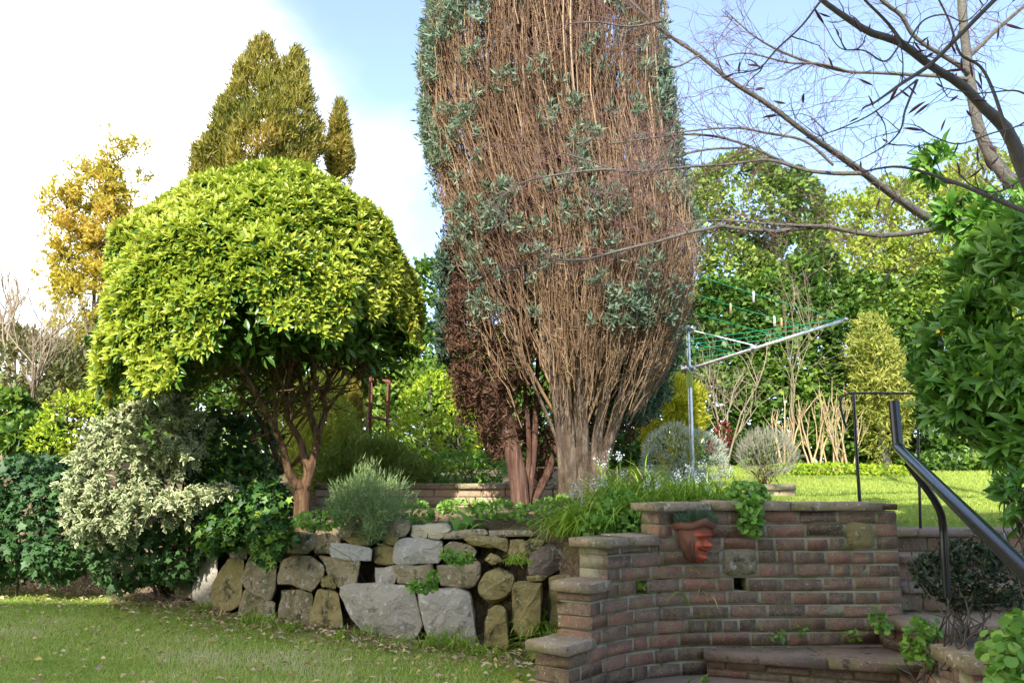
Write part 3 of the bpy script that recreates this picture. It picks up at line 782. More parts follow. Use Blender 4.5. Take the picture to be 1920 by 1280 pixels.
def sdepth(px, py):
    base_py = np.interp(px, sb_px, [p[1] for p in STONE_BASE])
    return np.interp(px, sb_px, sb_d) + .20 * np.clip((base_py - py) / 210.0, -.05, 1.15)
for k, (mt, poly) in enumerate(STN):
    poly = np.array(poly)
    c2 = poly.mean(0)
    if np.cross(poly[1] - poly[0], poly[2] - poly[0]) > 0: pass
    # resample the closed outline
    cl = np.concatenate([poly, poly[:1]])
    sg = np.concatenate([[0], np.cumsum(np.linalg.norm(np.diff(cl, axis=0), axis=1))])
    n_pts = 28
    u = np.linspace(0, sg[-1], n_pts, endpoint=False)
    out = np.stack([np.interp(u, sg, cl[:, 0]), np.interp(u, sg, cl[:, 1])], 1)
    out = .86 * out + .07 * (np.roll(out, 1, 0) + np.roll(out, -1, 0))
    out = c2 + (out - c2) * (1.03 if np.ptp(poly[:, 0]) < 95 else .985)
    d0 = float(sdepth(c2[0], c2[1])) + random.uniform(-.03, .03)
    tilt_x, tilt_y = random.uniform(-.0006, .0006), random.uniform(0, .0007)
    slope = (np.interp(c2[0] + 40, sb_px, sb_d) - np.interp(c2[0] - 40, sb_px, sb_d)) / 80.0
    rings = []
    size = math.sqrt(abs(np.ptp(poly[:, 0]) * np.ptp(poly[:, 1])))
    bulge = min(.05, size * .0005)
    for kk, dd in ((.93, .32), (1.0, .12), (1.0, .022), (.965, .003), (.80, -.12 * bulge), (.45, -.4 * bulge)):
        q = c2 + (out - c2) * kk
        r = []
        for (px, py) in q:
            r.append(P(px, py, d0 + slope * (px - c2[0]) * .8 + tilt_x * (px - c2[0]) - tilt_y * (py - c2[1]) + dd))
        rings.append(np.array(r))
    cen = P(c2[0], c2[1], d0 - bulge * .7)[None]
    Vv = np.concatenate(rings + [cen]); nR = len(rings)
    front = np.ones(len(Vv)); front[:n_pts] = 0
    Vv = Vv + (noise3(Vv, 8.0, k) * .022 + noise3(Vv, 22.0, k * 2.) * .014 + rs.randn(len(Vv)) * .0025)[:, None] * nrm(Vv - (cen + np.array([0, .12, 0]))) * front[:, None]
    Q = [[r * n_pts + i, r * n_pts + (i + 1) % n_pts, r * n_pts + n_pts + (i + 1) % n_pts, r * n_pts + n_pts + i] for r in range(nR - 1) for i in range(n_pts)]
    Tt = [[(nR - 1) * n_pts + i, (nR - 1) * n_pts + (i + 1) % n_pts, nR * n_pts] for i in range(n_pts)]
    so = build('stone', Vv, [np.array(Q), np.array(Tt)], M[mt], swall, origin=cen[0])
    so.data.polygons.foreach_set('use_smooth', np.array([False] * len(so.data.polygons)))
# earth packed behind the stones
a = Acc()
pts = [(px, np.interp(px, sb_px, sb_d)) for px in np.linspace(350, 1040, 24)]
rows = []
for px, d in pts:
    b0 = P(px, 1100, d + .30)
    rows.append([[b0[0], b0[1], -.1], [b0[0], b0[1] + .12, .60]])
rows = np.array(rows)
Vv = rows.reshape(-1, 3)
a.add(Vv, np.array([[2 * i, 2 * i + 2, 2 * i + 3, 2 * i + 1] for i in range(len(pts) - 1)]))
a.make('packed_earth', M['soil'], swall)

# ------------------------------------------------------------------ vegetation generators
def lobes_px(L):
    """(px, py, depth, rx_px, ry_px[, depth radius m]) -> centre and radii in metres"""
    out = []
    for l in L:
        px, py, d, rx, ry = l[:5]
        c = P(px, py, d)
        k = d / F
        out.append((c, np.array([rx * k, l[5] if len(l) > 5 else (rx + ry) * .5 * k, ry * k])))
    return out
def sample_lobes(lobes, n, lump=.10, lscale=3.0, depth=.10, seed=0, back=.45, zmin=None, flame=0.0, core=.78):
    """points on the union of lumpy ellipsoids, thinned at the side away from the camera"""
    w = np.array([(r[0] * r[2] + r[0] * r[1] + r[1] * r[2]) for c, r in lobes]); w = w / w.sum()
    pos, nor = [], []
    for (c, r), wi in zip(lobes, w):
        m = int(n * wi * 1.5) + 8
        d = nrm(rs.randn(m, 3))
        keep = (d[:, 1] < back) | (rs.rand(m) < .25)
        d = d[keep]
        rad = 1 + lump * noise3(d * r / max(r.max(), .01) * 1.0 + c, lscale / max(.25, r.mean() ** .5), seed) - np.abs(rs.randn(len(d))) * depth
        if flame: rad = rad[:, None] * np.stack([1 - flame * np.clip(d[:, 2], 0, 1) ** 1.3] * 2 + [1 + .25 * flame * np.clip(d[:, 2], 0, 1)], 1)
        else: rad = rad[:, None]
        p = c + d * r * rad
        pos.append(p); nor.append(nrm(d / r))
    pos, nor = np.concatenate(pos), np.concatenate(nor)
    ins = np.zeros(len(pos), bool)
    for c, r in lobes:
        ins |= ((((pos - c) / (r * core)) ** 2).sum(1) < 1)
    k = ~ins
    if zmin is not None: k &= pos[:, 2] > zmin
    return pos[k], nor[k]
def stems_to(acc, base, tops, r0, r1, K=6, wob=.06, S=5):
    Pn, Rn = [], []
    for t_ in tops:
        b = np.asarray(base, float) + np.append(rs.randn(2) * r0 * 2.0, 0)
        u = np.linspace(0, 1, K)[:, None]
        m = b + (t_ - b) * u
        m[:, :2] = b[:2] + (t_ - b)[:2] * u ** 1.5
        m += np.concatenate([[[0, 0, 0]], rs.randn(K - 1, 3) * wob])
        Pn.append(m); Rn.append(r0 + (r1 - r0) * u[:, 0])
    tubes(acc, np.array(Pn), np.array(Rn), S)
def shrub(name, label, cat, L, n, leaf, mat, T=T_LEAF, up=.25, out=.7, rand=.6, group=None, lump=.10, lscale=3.0, depth=.10, base=None, nstem=5,
          stem_r=.02, bark='bark_dark', group_bias=None, petiole=0, raw=False, back=.45, zmin=None, root=None, part='foliage', upn=.55, flat=0.0, core=.78):
    lobes = L if raw else lobes_px(L)
    cs = np.array([c for c, r in lobes])
    if base is None:
        lo = min(lobes, key=lambda q: q[0][2] - q[1][2])
        base = np.array([cs[:, 0].mean(), cs[:, 1].mean(), 0.0]); base[2] = float(zg(base[0], base[1]))
    if root is None: root = thing(name, base, label, cat, group)
    if zmin is None: zmin = base[2] - .02
    pos, nor = sample_lobes(lobes, n, lump, lscale, depth, seed=len(bpy.data.objects), back=back, zmin=zmin, core=core)
    m = len(pos)
    ax = nor * out + rv(m, rand) + np.array([0, 0, up])
    upv = nor * (1 - upn) + np.array([0, 0, upn]) + rv(m, .35)
    if flat: ax[:, 2] *= (1 - flat)
    Lf = leaf[0] * rs.uniform(.65, 1.25, m); Wf = Lf * leaf[1] * rs.uniform(.85, 1.2, m)
    # colour varies in soft clumps plus leaf by leaf
    rnd = np.clip(.5 + .25 * noise3(pos, 2.2, 5.0) + rs.randn(m) * .22, 0.01, .99)
    a = Acc(); inst(a, T, pos, ax, upv, Lf, Wf, rnd=rnd)
    a.make(part, M[mat], root, kind='stuff')
    if nstem:
        a = Acc()
        tops = [c + rs.randn(3) * r * .35 for c, r in lobes for _ in range(max(1, nstem // len(lobes)))]
        stems_to(a, base - np.array([0, 0, .04]), np.array(tops), stem_r, stem_r * .35)
        a.make('stem', M[bark], root, smooth=True)
    return root
def branch_tree(acc, start, dirn, length, radius, levels, K=5, spread=.5, ratio=.68, kids=(2, 4), wob=.10, up=.1, tips=None, S=4, minr=.0015):
    """recursive branches, appended as tubes"""
    q = [(np.asarray(start, float), nrm(np.asarray(dirn, float)), length, radius, levels)]
    Pn, Rn = {}, {}
    while q:
        p, d, Ln, r, lv = q.pop()
        pts = [p]; dd = d.copy()
        for i in range(K - 1):
            dd = nrm(dd + rs.randn(3) * wob + np.array([0, 0, up * .3]))
            pts.append(pts[-1] + dd * Ln / (K - 1))
        pts = np.array(pts)
        r1 = max(r * (.55 if lv > 0 else .25), minr * .5)
        Pn.setdefault(lv, []).append(pts); Rn.setdefault(lv, []).append(np.linspace(r, r1, K))
        if lv == 0:
            if tips is not None: tips.append((pts[-1], dd))
            continue
        nk = random.randint(*kids)
        for k in range(nk):
            f = 1.0 if k == 0 else random.uniform(.3, .98)
            i = min(int(f * (K - 1)), K - 2); u = f * (K - 1) - i
            pp = pts[i] + (pts[i + 1] - pts[i]) * u
            nd = nrm(dd * (1 - .2 * (k > 0)) + rs.randn(3) * spread + np.array([0, 0, up]))
            q.append((pp, nd, Ln * ratio * random.uniform(.75, 1.15), max(r * (.55 + .12 * (k == 0)), minr), lv - 1))
    for lv in Pn: tubes(acc, np.array(Pn[lv]), np.array(Rn[lv]), S if lv > 1 else 3)

# ------------------------------------------------------------------ rounded evergreen tree
DC = P(506, 600, 7.05); DR = np.array([1.23, 1.22, 1.24])
tb = P(566, 968, 7.0); tb[2] = float(zg(tb[0], tb[1])) - .03
dome = thing('dome_tree', tb, 'dome shaped evergreen tree with bright yellow green leaf whorls on twisted brown stems', 'tree')
m = 6500
d = nrm(rs.randn(m * 2, 3)); d = d[d[:, 2] > -.52]
az = np.arctan2(d[:, 0], -d[:, 1])
hem = np.where(az < -.25, -.46, np.where(az < .55, -.25, -.14)) + .10 * np.sin(az * 7) + .05 * np.sin(az * 17)
d = d[d[:, 2] > hem]
d = d[(d[:, 1] < .55) | (rs.rand(len(d)) < .5)][:m]
flat_ = np.where(d[:, 2] < 0, 1 / np.sqrt(np.maximum(1 - d[:, 2] ** 2, .3)), 1.0)
lum = noise3(d * 1.0, 5.5) * .055 + noise3(d, 12) * .036
rad = 1.0 + lum - np.abs(rs.randn(len(d))) * .03
ctr = DC + d * DR * (rad * (.75 * flat_ + .25))[:, None]
nm = nrm(d / DR + rv(len(d), .22) + np.array([0, 0, .42]))
def whorl(acc, ctr, nm, k, a0, a1, L, W, T, tint, store=None):
    n = len(ctr)
    ref = nrm(np.cross(nm, rv(n)))
    ref2 = np.cross(nm, ref)
    ph0 = rs.rand(n) * 6.28
    for i in range(k):
        ph = ph0 + i * 2.399 + rs.randn(n) * .15
        al = rs.uniform(a0, a1, n)
        ax = nm * np.cos(al)[:, None] + (ref * np.cos(ph)[:, None] + ref2 * np.sin(ph)[:, None]) * np.sin(al)[:, None]
        Lf = L * rs.uniform(.7, 1.2, n); Wf = W * rs.uniform(.8, 1.2, n)
        po = ctr + ax * .006
        inst(acc, T, po, ax, nm + rv(n, .12), Lf, Wf, rnd=np.clip(tint + rs.randn(n) * .13, .01, .985))
        if store is not None: store.append((po, ax, nm, Lf, Wf))
tint = np.clip(.42 + .22 * noise3(ctr, 3) + .10 * rs.randn(len(ctr)) + .5 * (rs.rand(len(ctr)) < .012), .02, .985)
acc_new, acc_old = Acc(), Acc()
px_, py_, dd_ = proj(ctr)
near = np.argsort(dd_)[:700]
pick = rs.choice(near, 34, replace=False)
mask = np.ones(len(ctr), bool); mask[pick] = False
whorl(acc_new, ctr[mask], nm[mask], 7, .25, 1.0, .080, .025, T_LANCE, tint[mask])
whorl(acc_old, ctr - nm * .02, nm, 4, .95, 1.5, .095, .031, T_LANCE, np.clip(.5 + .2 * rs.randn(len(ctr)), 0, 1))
# inner, older leaves that close the crown and hang below its rim
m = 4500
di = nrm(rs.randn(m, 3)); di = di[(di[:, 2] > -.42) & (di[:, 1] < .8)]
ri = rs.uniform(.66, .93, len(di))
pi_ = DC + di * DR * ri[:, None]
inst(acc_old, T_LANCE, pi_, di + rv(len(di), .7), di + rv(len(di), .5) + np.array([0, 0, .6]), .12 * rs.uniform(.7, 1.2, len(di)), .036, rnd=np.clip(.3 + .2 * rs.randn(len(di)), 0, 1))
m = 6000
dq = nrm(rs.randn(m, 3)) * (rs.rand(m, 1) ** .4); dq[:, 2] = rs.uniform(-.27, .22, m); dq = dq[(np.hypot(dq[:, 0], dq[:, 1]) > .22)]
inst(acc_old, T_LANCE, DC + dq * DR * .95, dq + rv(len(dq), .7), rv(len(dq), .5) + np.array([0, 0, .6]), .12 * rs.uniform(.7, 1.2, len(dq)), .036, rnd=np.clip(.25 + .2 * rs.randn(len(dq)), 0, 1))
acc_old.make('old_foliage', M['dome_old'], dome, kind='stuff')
acc_new.make('young_foliage', M['dome_new'], dome, kind='stuff')
def leaf_mesh(name, T, mat, rnd):
    fl = T[1] if isinstance(T[1], list) else [T[1]]
    return make_mesh(name, T[0], fl, M[mat], {'rnd': np.full(len(T[0]), rnd), 'edge': T[2]})
lm = [leaf_mesh('leaf', T_LANCE, 'dome_new', v) for v in (.15, .3, .45, .55, .65, .8)]
store = []
dummy = Acc(); whorl(dummy, ctr[pick], nm[pick], 8, .25, 1.0, .085, .026, T_LANCE, tint[pick], store)
for (po, ax, up_, Lf, Wf) in store:
    for i in range(len(po)):
        place('leaf', random.choice(lm), leaf_matrix(po[i], ax[i], up_[i], Lf[i], Wf[i]), dome)
def cropT(L): return [(420 + x / 3.37, 620 + y / 3.37) for x, y in L]
def px_tube(acc, L, d, wpx, K=18, S=8, dz=0.0):
    """branch along pixels at depth d (number or list), widths in pixels"""
    n = len(L)
    ds = np.broadcast_to(np.asarray(d, float), (n,)) if np.ndim(d) == 0 else np.interp(np.linspace(0, 1, n), np.linspace(0, 1, len(d)), d)
    pts = np.array([P(x, y, q) for (x, y), q in zip(L, ds)])
    w = np.interp(np.linspace(0, 1, n), np.linspace(0, 1, len(wpx)), wpx) * ds / F / 2
    q = spline(np.c_[pts, w], K)
    q[:, 3] *= 1 + .08 * noise3(q[:, :3], 9)
    tubes(acc, q[:, :3], np.maximum(q[:, 3], .001), S)
    return q
a = Acc()
TR = []
trunk_pts = np.array([tb + [0, 0, -.05], P(566, 955, 7.00), P(566, 925, 7.00), P(563, 900, 7.00)])
tr = spline(np.c_[trunk_pts, [.078, .066, .060, .030]], 10)
tubes(a, tr[:, :3], tr[:, 3], 12)
for L, ds, w in [
    ([(500,1000),(440,950),(400,860),(375,750),(330,640),(270,520),(200,400),(150,300),(60,180)], [7.00, 6.85, 6.55, 6.35], [20, 15, 12, 9, 6]),
    ([(500,1000),(535,900),(505,790),(480,690),(420,590),(390,520),(395,400),(350,300),(300,120)], [7.00, 7.05, 6.95, 6.75], [21, 15, 11, 8, 5]),
    ([(520,980),(560,830),(590,690),(555,560),(520,430),(480,300),(470,120)], [7.00, 7.05, 7.15, 7.25], [17, 14, 12, 9, 6]),
    ([(580,730),(605,620),(640,520),(632,400),(660,310),(720,210),(790,60)], [7.05, 7.15, 7.15, 7.15], [13, 10, 9, 7]),
    ([(520,880),(480,800),(430,850),(350,830),(290,700),(230,560),(120,420)], [7.15, 7.35, 7.55, 7.65], [10, 8, 6]),
    ([(420,560),(490,490),(560,380),(580,250),(620,100)], [6.95, 6.75, 6.55], [7, 6, 4]),
    ([(330,640),(320,480),(310,330),(240,160),(200,40)], [6.75, 6.85, 7.05], [8, 6, 4]),
    ([(640,520),(740,380),(860,220),(960,140)], [7.15, 7.05, 6.95], [7, 5, 3]),
    ([(395,400),(440,300),(450,150),(430,40)], [6.85, 7.15, 7.35], [7, 5, 3]),
    ([(632,400),(560,300),(545,120)], [7.15, 7.45, 7.65], [7, 5, 3])]:
    q = px_tube(a, cropT(L), ds, w, K=24)
    TR.append(q)
for q in TR:                                     # finer branches up into the crown
    for f in (.55, .7, .82, .92, 1.0):
        i = int(f * (len(q) - 1))
        for _ in range(2):
            tgt = DC + nrm(nrm(q[i, :3] - DC) * .8 + rs.randn(3) * .8 + np.array([0, 0, .4])) * DR * .85
            u = np.linspace(0, 1, 6)[:, None]
            tubes(a, q[i, :3] + (tgt - q[i, :3]) * u + np.concatenate([[[0, 0, 0]], rs.randn(5, 3) * .05]), np.linspace(.009, .003, 6), 5)
a.make('trunk', M['bark_warm'], dome, smooth=True)

# ------------------------------------------------------------------ tall vase shaped conifers
con_base = P(1085, 928, 6.9); con_base[2] = float(zg(con_base[0], con_base[1]))
con = thing('vase_conifer', con_base, 'huge vase shaped conifer with bare brown twigs and blue green tufts on many grey stems', 'tree')
kz = 6.9 / F
def zpy(py): return P(1060, py, 6.9)[2]
prof_y = [930, 880, 800, 720, 620, 500, 380, 250, 130, 0, -120, -260, -380, -460]
prof_l = [1020, 990, 950, 915, 880, 850, 812, 786, 778, 790, 812, 860, 940, 1030]
prof_r = [1130, 1150, 1205, 1250, 1290, 1328, 1308, 1276, 1270, 1262, 1250, 1215, 1150, 1060]
PZ = np.array([zpy(y) for y in prof_y]); PC = (np.array(prof_l) + np.array(prof_r)) / 2; PRr = (np.array(prof_r) - np.array(prof_l)) / 2 * kz
PXc = (PC - 960) * kz
def vase(theta, z, f=1.0):
    r = np.interp(z, PZ, PRr) * f; cx = np.interp(z, PZ, PXc)
    return np.stack([cx + r * np.sin(theta), 6.9 - r * np.cos(theta) * .92, z], -1)
z0c, z1c = PZ[1], PZ[-2]
a = Acc()
# main stems
stems = []
for L, w in [([(1062,930),(1058,860),(1050,780),(1035,700),(1012,600),(985,520),(950,430),(925,330),(915,200)], [30, 25, 16, 11, 7, 3]),
             ([(1072,930),(1070,850),(1060,760),(1040,660),(1030,560),(1028,430),(1020,300),(1000,120)], [32, 24, 14, 10, 7, 3]),
             ([(1095,928),(1092,840),(1088,740),(1095,640),(1098,520),(1090,380),(1085,200),(1080,20)], [34, 26, 20, 15, 10, 4]),
             ([(1112,925),(1120,830),(1135,730),(1140,620),(1150,500),(1160,350),(1165,150)], [26, 21, 15, 11, 8, 3]),
             ([(1120,920),(1140,830),(1170,720),(1200,600),(1230,450),(1235,300)], [22, 16, 12, 8, 4]),
             ([(1125,900),(1155,800),(1180,740),(1215,700),(1240,680)], [18, 12, 8, 4]),
             ([(1050,850),(1035,800),(1000,720),(965,640),(930,560),(900,480)], [7, 6, 5, 3, 2]),
             ([(1092,780),(1110,700),(1130,600),(1165,500),(1190,380)], [10, 8, 6, 3]),
             ([(1045,720),(1062,640),(1065,540),(1060,420),(1050,250)], [9, 8, 6, 3]),
             ([(1088,760),(1080,660),(1085,560),(1110,430),(1130,260)], [10, 8, 6, 3])]:
    q = px_tube(a, L, [6.85, 6.7, 6.5 + .3 * random.random(), 6.5], w, K=26, S=9); stems.append(q)
a.make('trunk', M['bark_conifer'], con, smooth=True)
# secondary branches: from the stems to the crown surface
a = Acc()
NB = 170                                            # long straight stems fanning up out of the trunks
th = rs.uniform(-1.75, 1.75, NB); ff = np.sqrt(rs.uniform(.06, 1.0, NB)) * .97
left_low = (th < -.55) & (ff > .55) & (rs.rand(NB) < .75)
z_lo = np.where(left_low, zpy(540), np.array([zpy(y) for y in rs.uniform(500, 815, NB)]))
z_hi = np.array([zpy(y) for y in rs.uniform(-120, 440, NB)])
uu_ = np.linspace(0, 1, 14)
zz = z_lo[:, None] + (z_hi - z_lo)[:, None] * uu_[None]
Pn = np.stack([vase(th + .05 * np.sin(uu_[k] * 5 + th * 9), zz[:, k], ff * (.30 + .70 * min(1, (uu_[k] * 1.7) ** .7))) for k in range(14)], 1)
Pn += np.cumsum(rs.randn(NB, 14, 3) * .006, axis=1)
tubes(a, Pn, np.linspace(.0125, .0032, 14)[None] * rs.uniform(.55, 1.35, NB)[:, None], 5, rnd=rs.uniform(.25, 1, NB))
# fine bare twigs all over the surface, nearly upright
NT = 7400
th = rs.uniform(-2.2, 2.2, NT)
py_s = np.where(rs.rand(NT) < .05, rs.uniform(560, 690, NT), rs.uniform(-420, 600, NT))
zt = np.array([zpy(y) for y in py_s])
ln = rs.uniform(.25, .60, NT)
zb = np.maximum(zt - ln, con_base[2] + .55)
fr = 1.0 - np.abs(rs.randn(NT)) * .10 + .04 * noise3(np.stack([th * 1.4, zt, 0 * zt], -1), 4)
_q = vase(th, zt - .2, fr); _fx, _fy, _ = proj(_q)
_kp = ~((_fy > 500) & (_fx < 1015 + (_fy - 600) * .15) & (rs.rand(NT) > .22))
th, zt, ln, zb, fr = th[_kp], zt[_kp], ln[_kp], zb[_kp], fr[_kp]; NT = len(th)
tip = vase(th, zt, fr); stb = vase(th + rs.randn(NT) * .04, zb, fr * rs.uniform(.80, 1.0, NT))
u = np.linspace(0, 1, 5)
Pn = stb[:, None] + (tip - stb)[:, None] * u[None, :, None] + rs.randn(NT, 5, 3) * .013
tw_r = rs.uniform(.6, 1.25, NT)
tint_t = np.clip(.45 + .25 * noise3(tip, 3.0) + .18 * rs.randn(NT), .02, .99)
tubes(a, Pn, np.array([.0042, .0038, .0034, .0026, .0012])[None] * tw_r[:, None], 3, rnd=tint_t)
for s_ in range(6):                                # side twiglets
    i = rs.randint(1, 4, NT)
    b = Pn[np.arange(NT), i]
    dirn = nrm(nrm(tip - stb) * .9 + rv(NT, .55))
    e = b + dirn * rs.uniform(.03, .12, NT)[:, None]
    tubes(a, np.stack([b, e], 1), np.array([.0026, .0011])[None] * tw_r[:, None], 3, rnd=np.clip(tint_t + .1 * rs.randn(NT), 0, 1))
a.make('twig', M['brown_twig'], con, kind='stuff')
def tuft(acc, c, n_leaf, L, W, up=.6, rnd0=.5, T=T_KITE, spread=.7, out=None):
    """fans of scale leaves at the points c"""
    n = len(c)
    for _ in range(n_leaf):
        ax = rv(n, spread) + np.array([0, 0, up]) + (0 if out is None else out * .5)
        po = c + rv(n, L * .35)
        inst(acc, T, po, ax, rv(n), L * rs.uniform(.6, 1.3, n), W * rs.uniform(.7, 1.3, n), rnd=np.clip(rnd0 + rs.randn(n) * .2, .01, .99))
# blue-green foliage: dense along the left edge, right edge and top, in patches elsewhere
NF = 7000
th = rs.uniform(-2.2, 2.2, NF); pyf = rs.uniform(-430, 640, NF)
zt = np.array([zpy(y) for y in pyf]); pt = vase(th, zt, 1.0 - np.abs(rs.randn(NF)) * .04)
fx, fy, _ = proj(pt)
patch = noise3(pt, 4.2, 9.0) + .5 * noise3(pt, 9.0, 2.0)
dens = np.where((fx < 900) & (fy < 300), .55, .05)
dens = np.maximum(dens, np.where(fy < 80, .55 * np.clip((1150 - fx) / 250, .1, 1), 0))
dens = np.maximum(dens, np.where((fx < 815) & (fy < 400), .8, 0))
dens = np.maximum(dens, np.where((fx > 1240) & (fy < 720), .35, 0))
dens = np.maximum(dens, np.where((np.abs(fx - 1010) < 110) & (fy > 180) & (fy < 440), .35, 0))
dens = np.maximum(dens, np.where((fx > 1180) & (fy > 520) & (fy < 720), .4, 0))
kf = rs.rand(NF) < np.clip(dens + .5 * (patch - .45) * (dens > .1) + .10 * (patch > .55), 0, 1)
pt = pt[kf]; a = Acc()
tuft(a, pt, 24, .066, .015, up=.55, out=nrm(pt - np.array([PXc.mean(), 6.9, 0])) * np.array([1, 1, 0]))
a.make('green_tuft', M['blue_conifer'], con, kind='stuff')

lb = P(975, 945, 6.95); lb[2] = float(zg(lb[0], lb[1])) - .02
con2 = thing('brown_conifer', lb, 'conifer with red brown dead foliage on a leaning reddish trunk under the vase shaped conifer', 'tree')
a = Acc()
for L, ds, w in [([(976,950),(972,900),(962,850),(950,790),(935,720),(922,640),(910,540),(905,420)], [6.95, 6.95, 7.0, 7.1], [36, 32, 24, 14, 6]),
                 ([(990,940),(1000,860),(1005,760),(1010,640),(1015,520)], [7.0, 7.15, 7.3], [14, 12, 8, 4]),
                 ([(995,945),(1025,890),(1045,830),(1070,760)], [7.05, 7.3, 7.5], [20, 14, 10, 6]),
                 ([(985,930),(992,840),(985,740),(975,620),(960,480)], [7.0, 7.1, 7.2], [10, 9, 7, 3]),
                 ([(955,800),(925,740),(900,680),(880,600),(865,500)], [7.0, 6.95, 6.9], [8, 6, 4, 3])]:
    px_tube(a, L, ds, w, K=22, S=9)
a.make('trunk', M['bark_red'], con2, smooth=True)
a = Acc()
lob2 = lobes_px([(1018, 830, 7.5, 30, 90, .15), (1040, 780, 7.55, 40, 90, .15), (880, 620, 6.95, 36, 130, .3), (915, 700, 6.95, 40, 110, .3), (950, 640, 7.0, 50, 150, .3), (940, 790, 7.05, 36, 70, .2), (1215, 640, 7.6, 50, 90, .3), (1180, 730, 7.7, 60, 80, .3), (905, 640, 7.35, 62, 150, .42), (950, 740, 7.5, 55, 120, .40), (1010, 700, 7.65, 80, 170, .35), (890, 500, 7.4, 60, 150, .45), (1080, 640, 7.75, 110, 180, .30), (975, 560, 7.6, 90, 180, .35)])
pos, nor = sample_lobes(lob2, 4200, .18, 4, .22, back=.9)
tuft(a, pos, 18, .065, .013, up=.55, rnd0=.4, spread=.6)
pos, nor = sample_lobes(lobes_px([(1040, 420, 7.1, 170, 200, .45), (1030, 200, 7.1, 180, 220, .5), (1030, -60, 7.1, 160, 240, .5), (1130, 480, 7.15, 130, 160, .45)]), 5200, .15, 4, .45, back=.95, core=.1)
tuft(a, pos, 12, .085, .020, up=.8, rnd0=.6, spread=.5)
a.make('dead_foliage', M['dead_needle'], con2, kind='stuff')
a = Acc()
pos, nor = sample_lobes(lobes_px([(838, 10, 6.9, 26, 60, .15), (835, 560, 7.3, 12, 120, .2), (1215, 640, 7.35, 58, 90, .3), (1248, 560, 7.2, 38, 80, .2), (1180, 730, 7.5, 70, 60, .3)]), 1100, .15, 4, .2, back=.9)
tuft(a, pos, 20, .07, .016, up=.6, rnd0=.25)
a.make('green_tuft', M['blue_conifer'], con2, kind='stuff')

# ------------------------------------------------------------------ background trees and hedges
def clump_conifer(name, label, L, n, mat, leafL=.07, tl=10, tip_up=.9, lump=.16, lscale=5, spread=.45, base=None, group=None, W=.16, depth=.07, flame=0.0, T=T_KITE):
    lobes = lobes_px(L)
    cs = np.array([c for c, r in lobes])
    if base is None:
        base = np.array([cs[:, 0].mean(), cs[:, 1].mean(), 0]); base[2] = float(zg(base[0], base[1]))
    root = thing(name, base, label, 'conifer', group)
    pos, nor = sample_lobes(lobes, n, lump, lscale, depth, seed=len(name) * 1.3, zmin=base[2], flame=flame)
    a = Acc()
    tuft(a, pos, tl, leafL, leafL * W, up=tip_up, rnd0=np.clip(.5 + .3 * noise3(pos, 3.0, 1), .05, .95), spread=spread, out=nor, T=T)
    a.make('foliage', M[mat], root, kind='stuff')
    a = Acc(); top = cs[np.argmax(cs[:, 2])]
    tubes(a, spline(np.array([base - [0, 0, .05], (base + top) / 2 + rs.randn(3) * .03, top]), 8), np.linspace(.09, .02, 8), 7)
    a.make('trunk', M['bark_dark'], root, smooth=True)
    return root
clump_conifer('golden_conifer', 'tall golden green conifer with tufted spires rising behind the dome shaped tree', [
    (490, 150, 13.5, 40, 72, .3), (470, 230, 13.4, 58, 120, .5), (545, 190, 13.4, 30, 92, .3), (555, 260, 13.2, 44, 110, .45), (505, 290, 13.0, 75, 110, .55), (440, 280, 13.2, 38, 105, .4), (500, 480, 13.3, 105, 170, .8), (400, 300, 13.2, 34, 40, .3), (385, 330, 13.1, 22, 40, .2), (470, 520, 13.0, 80, 180, .6)],
    12500, 'gold_conifer', .11, 12, lump=.30, lscale=10, W=.24, flame=.55, T=T_TRI)
clump_conifer('small_spire_conifer', 'small pointed conifer spire beside the tall golden conifer', [(637, 235, 13.8, 12, 38, .2), (637, 285, 13.8, 22, 50, .25), (640, 420, 13.8, 26, 140, .3)], 2800, 'gold_conifer', .10, 13, W=.24, flame=.7, T=T_TRI)
clump_conifer('lime_dwarf_conifer', 'rounded lime green dwarf conifer behind the stems of the dome shaped tree', [(600, 760, 9.2, 45, 60), (615, 820, 9.0, 50, 70), (640, 850, 8.9, 45, 55), (590, 860, 8.9, 60, 50), (560, 800, 9.3, 50, 70)], 3800, 'lime_conifer', .055, 10, tip_up=.5, lump=.2, lscale=7)
clump_conifer('slim_column_conifer', 'slim columnar conifer with brown tints left of the rusty trellis', [(648, 745, 9.9, 20, 62, .14), (640, 700, 9.95, 14, 45, .1), (660, 780, 9.8, 16, 45, .12)], 1300, 'gold_conifer', .06, 9)
clump_conifer('spreading_juniper', 'low spreading juniper with feathery green sprays above the low brick wall', [(690, 870, 8.75, 75, 42, .4), (740, 890, 8.65, 55, 28, .3), (640, 890, 8.7, 60, 35, .3)], 2200, 'juniper', .085, 9, tip_up=.55, spread=.65, W=.13)
clump_conifer('golden_bush_conifer', 'golden green conifer bush against the dark ivy hedge', [(1632, 630, 12.3, 26, 34, .25), (1618, 660, 12.3, 24, 26, .25), (1650, 672, 12.2, 30, 34, .3), (1640, 720, 12.2, 34, 40, .35), (1680, 735, 12.2, 34, 36, .3), (1700, 770, 12.2, 22, 30, .25), (1622, 755, 12.3, 24, 30, .3), (1655, 800, 12.3, 36, 60, .3)], 1900, 'juniper_gold', .11, 9, tip_up=.2, spread=.75, lump=.45, lscale=12, depth=.3, W=.2)
clump_conifer('yellow_globe_conifer', 'small bright yellow globe conifer beside the clothes airer mast', [(1268, 752, 10.8, 42, 40, .3), (1240, 780, 10.8, 34, 40, .25), (1285, 785, 10.8, 30, 36, .25), (1260, 820, 10.8, 45, 50, .3)], 1800, 'yellow_leaf', .07, 9, tip_up=.4, lump=.25, W=.25)

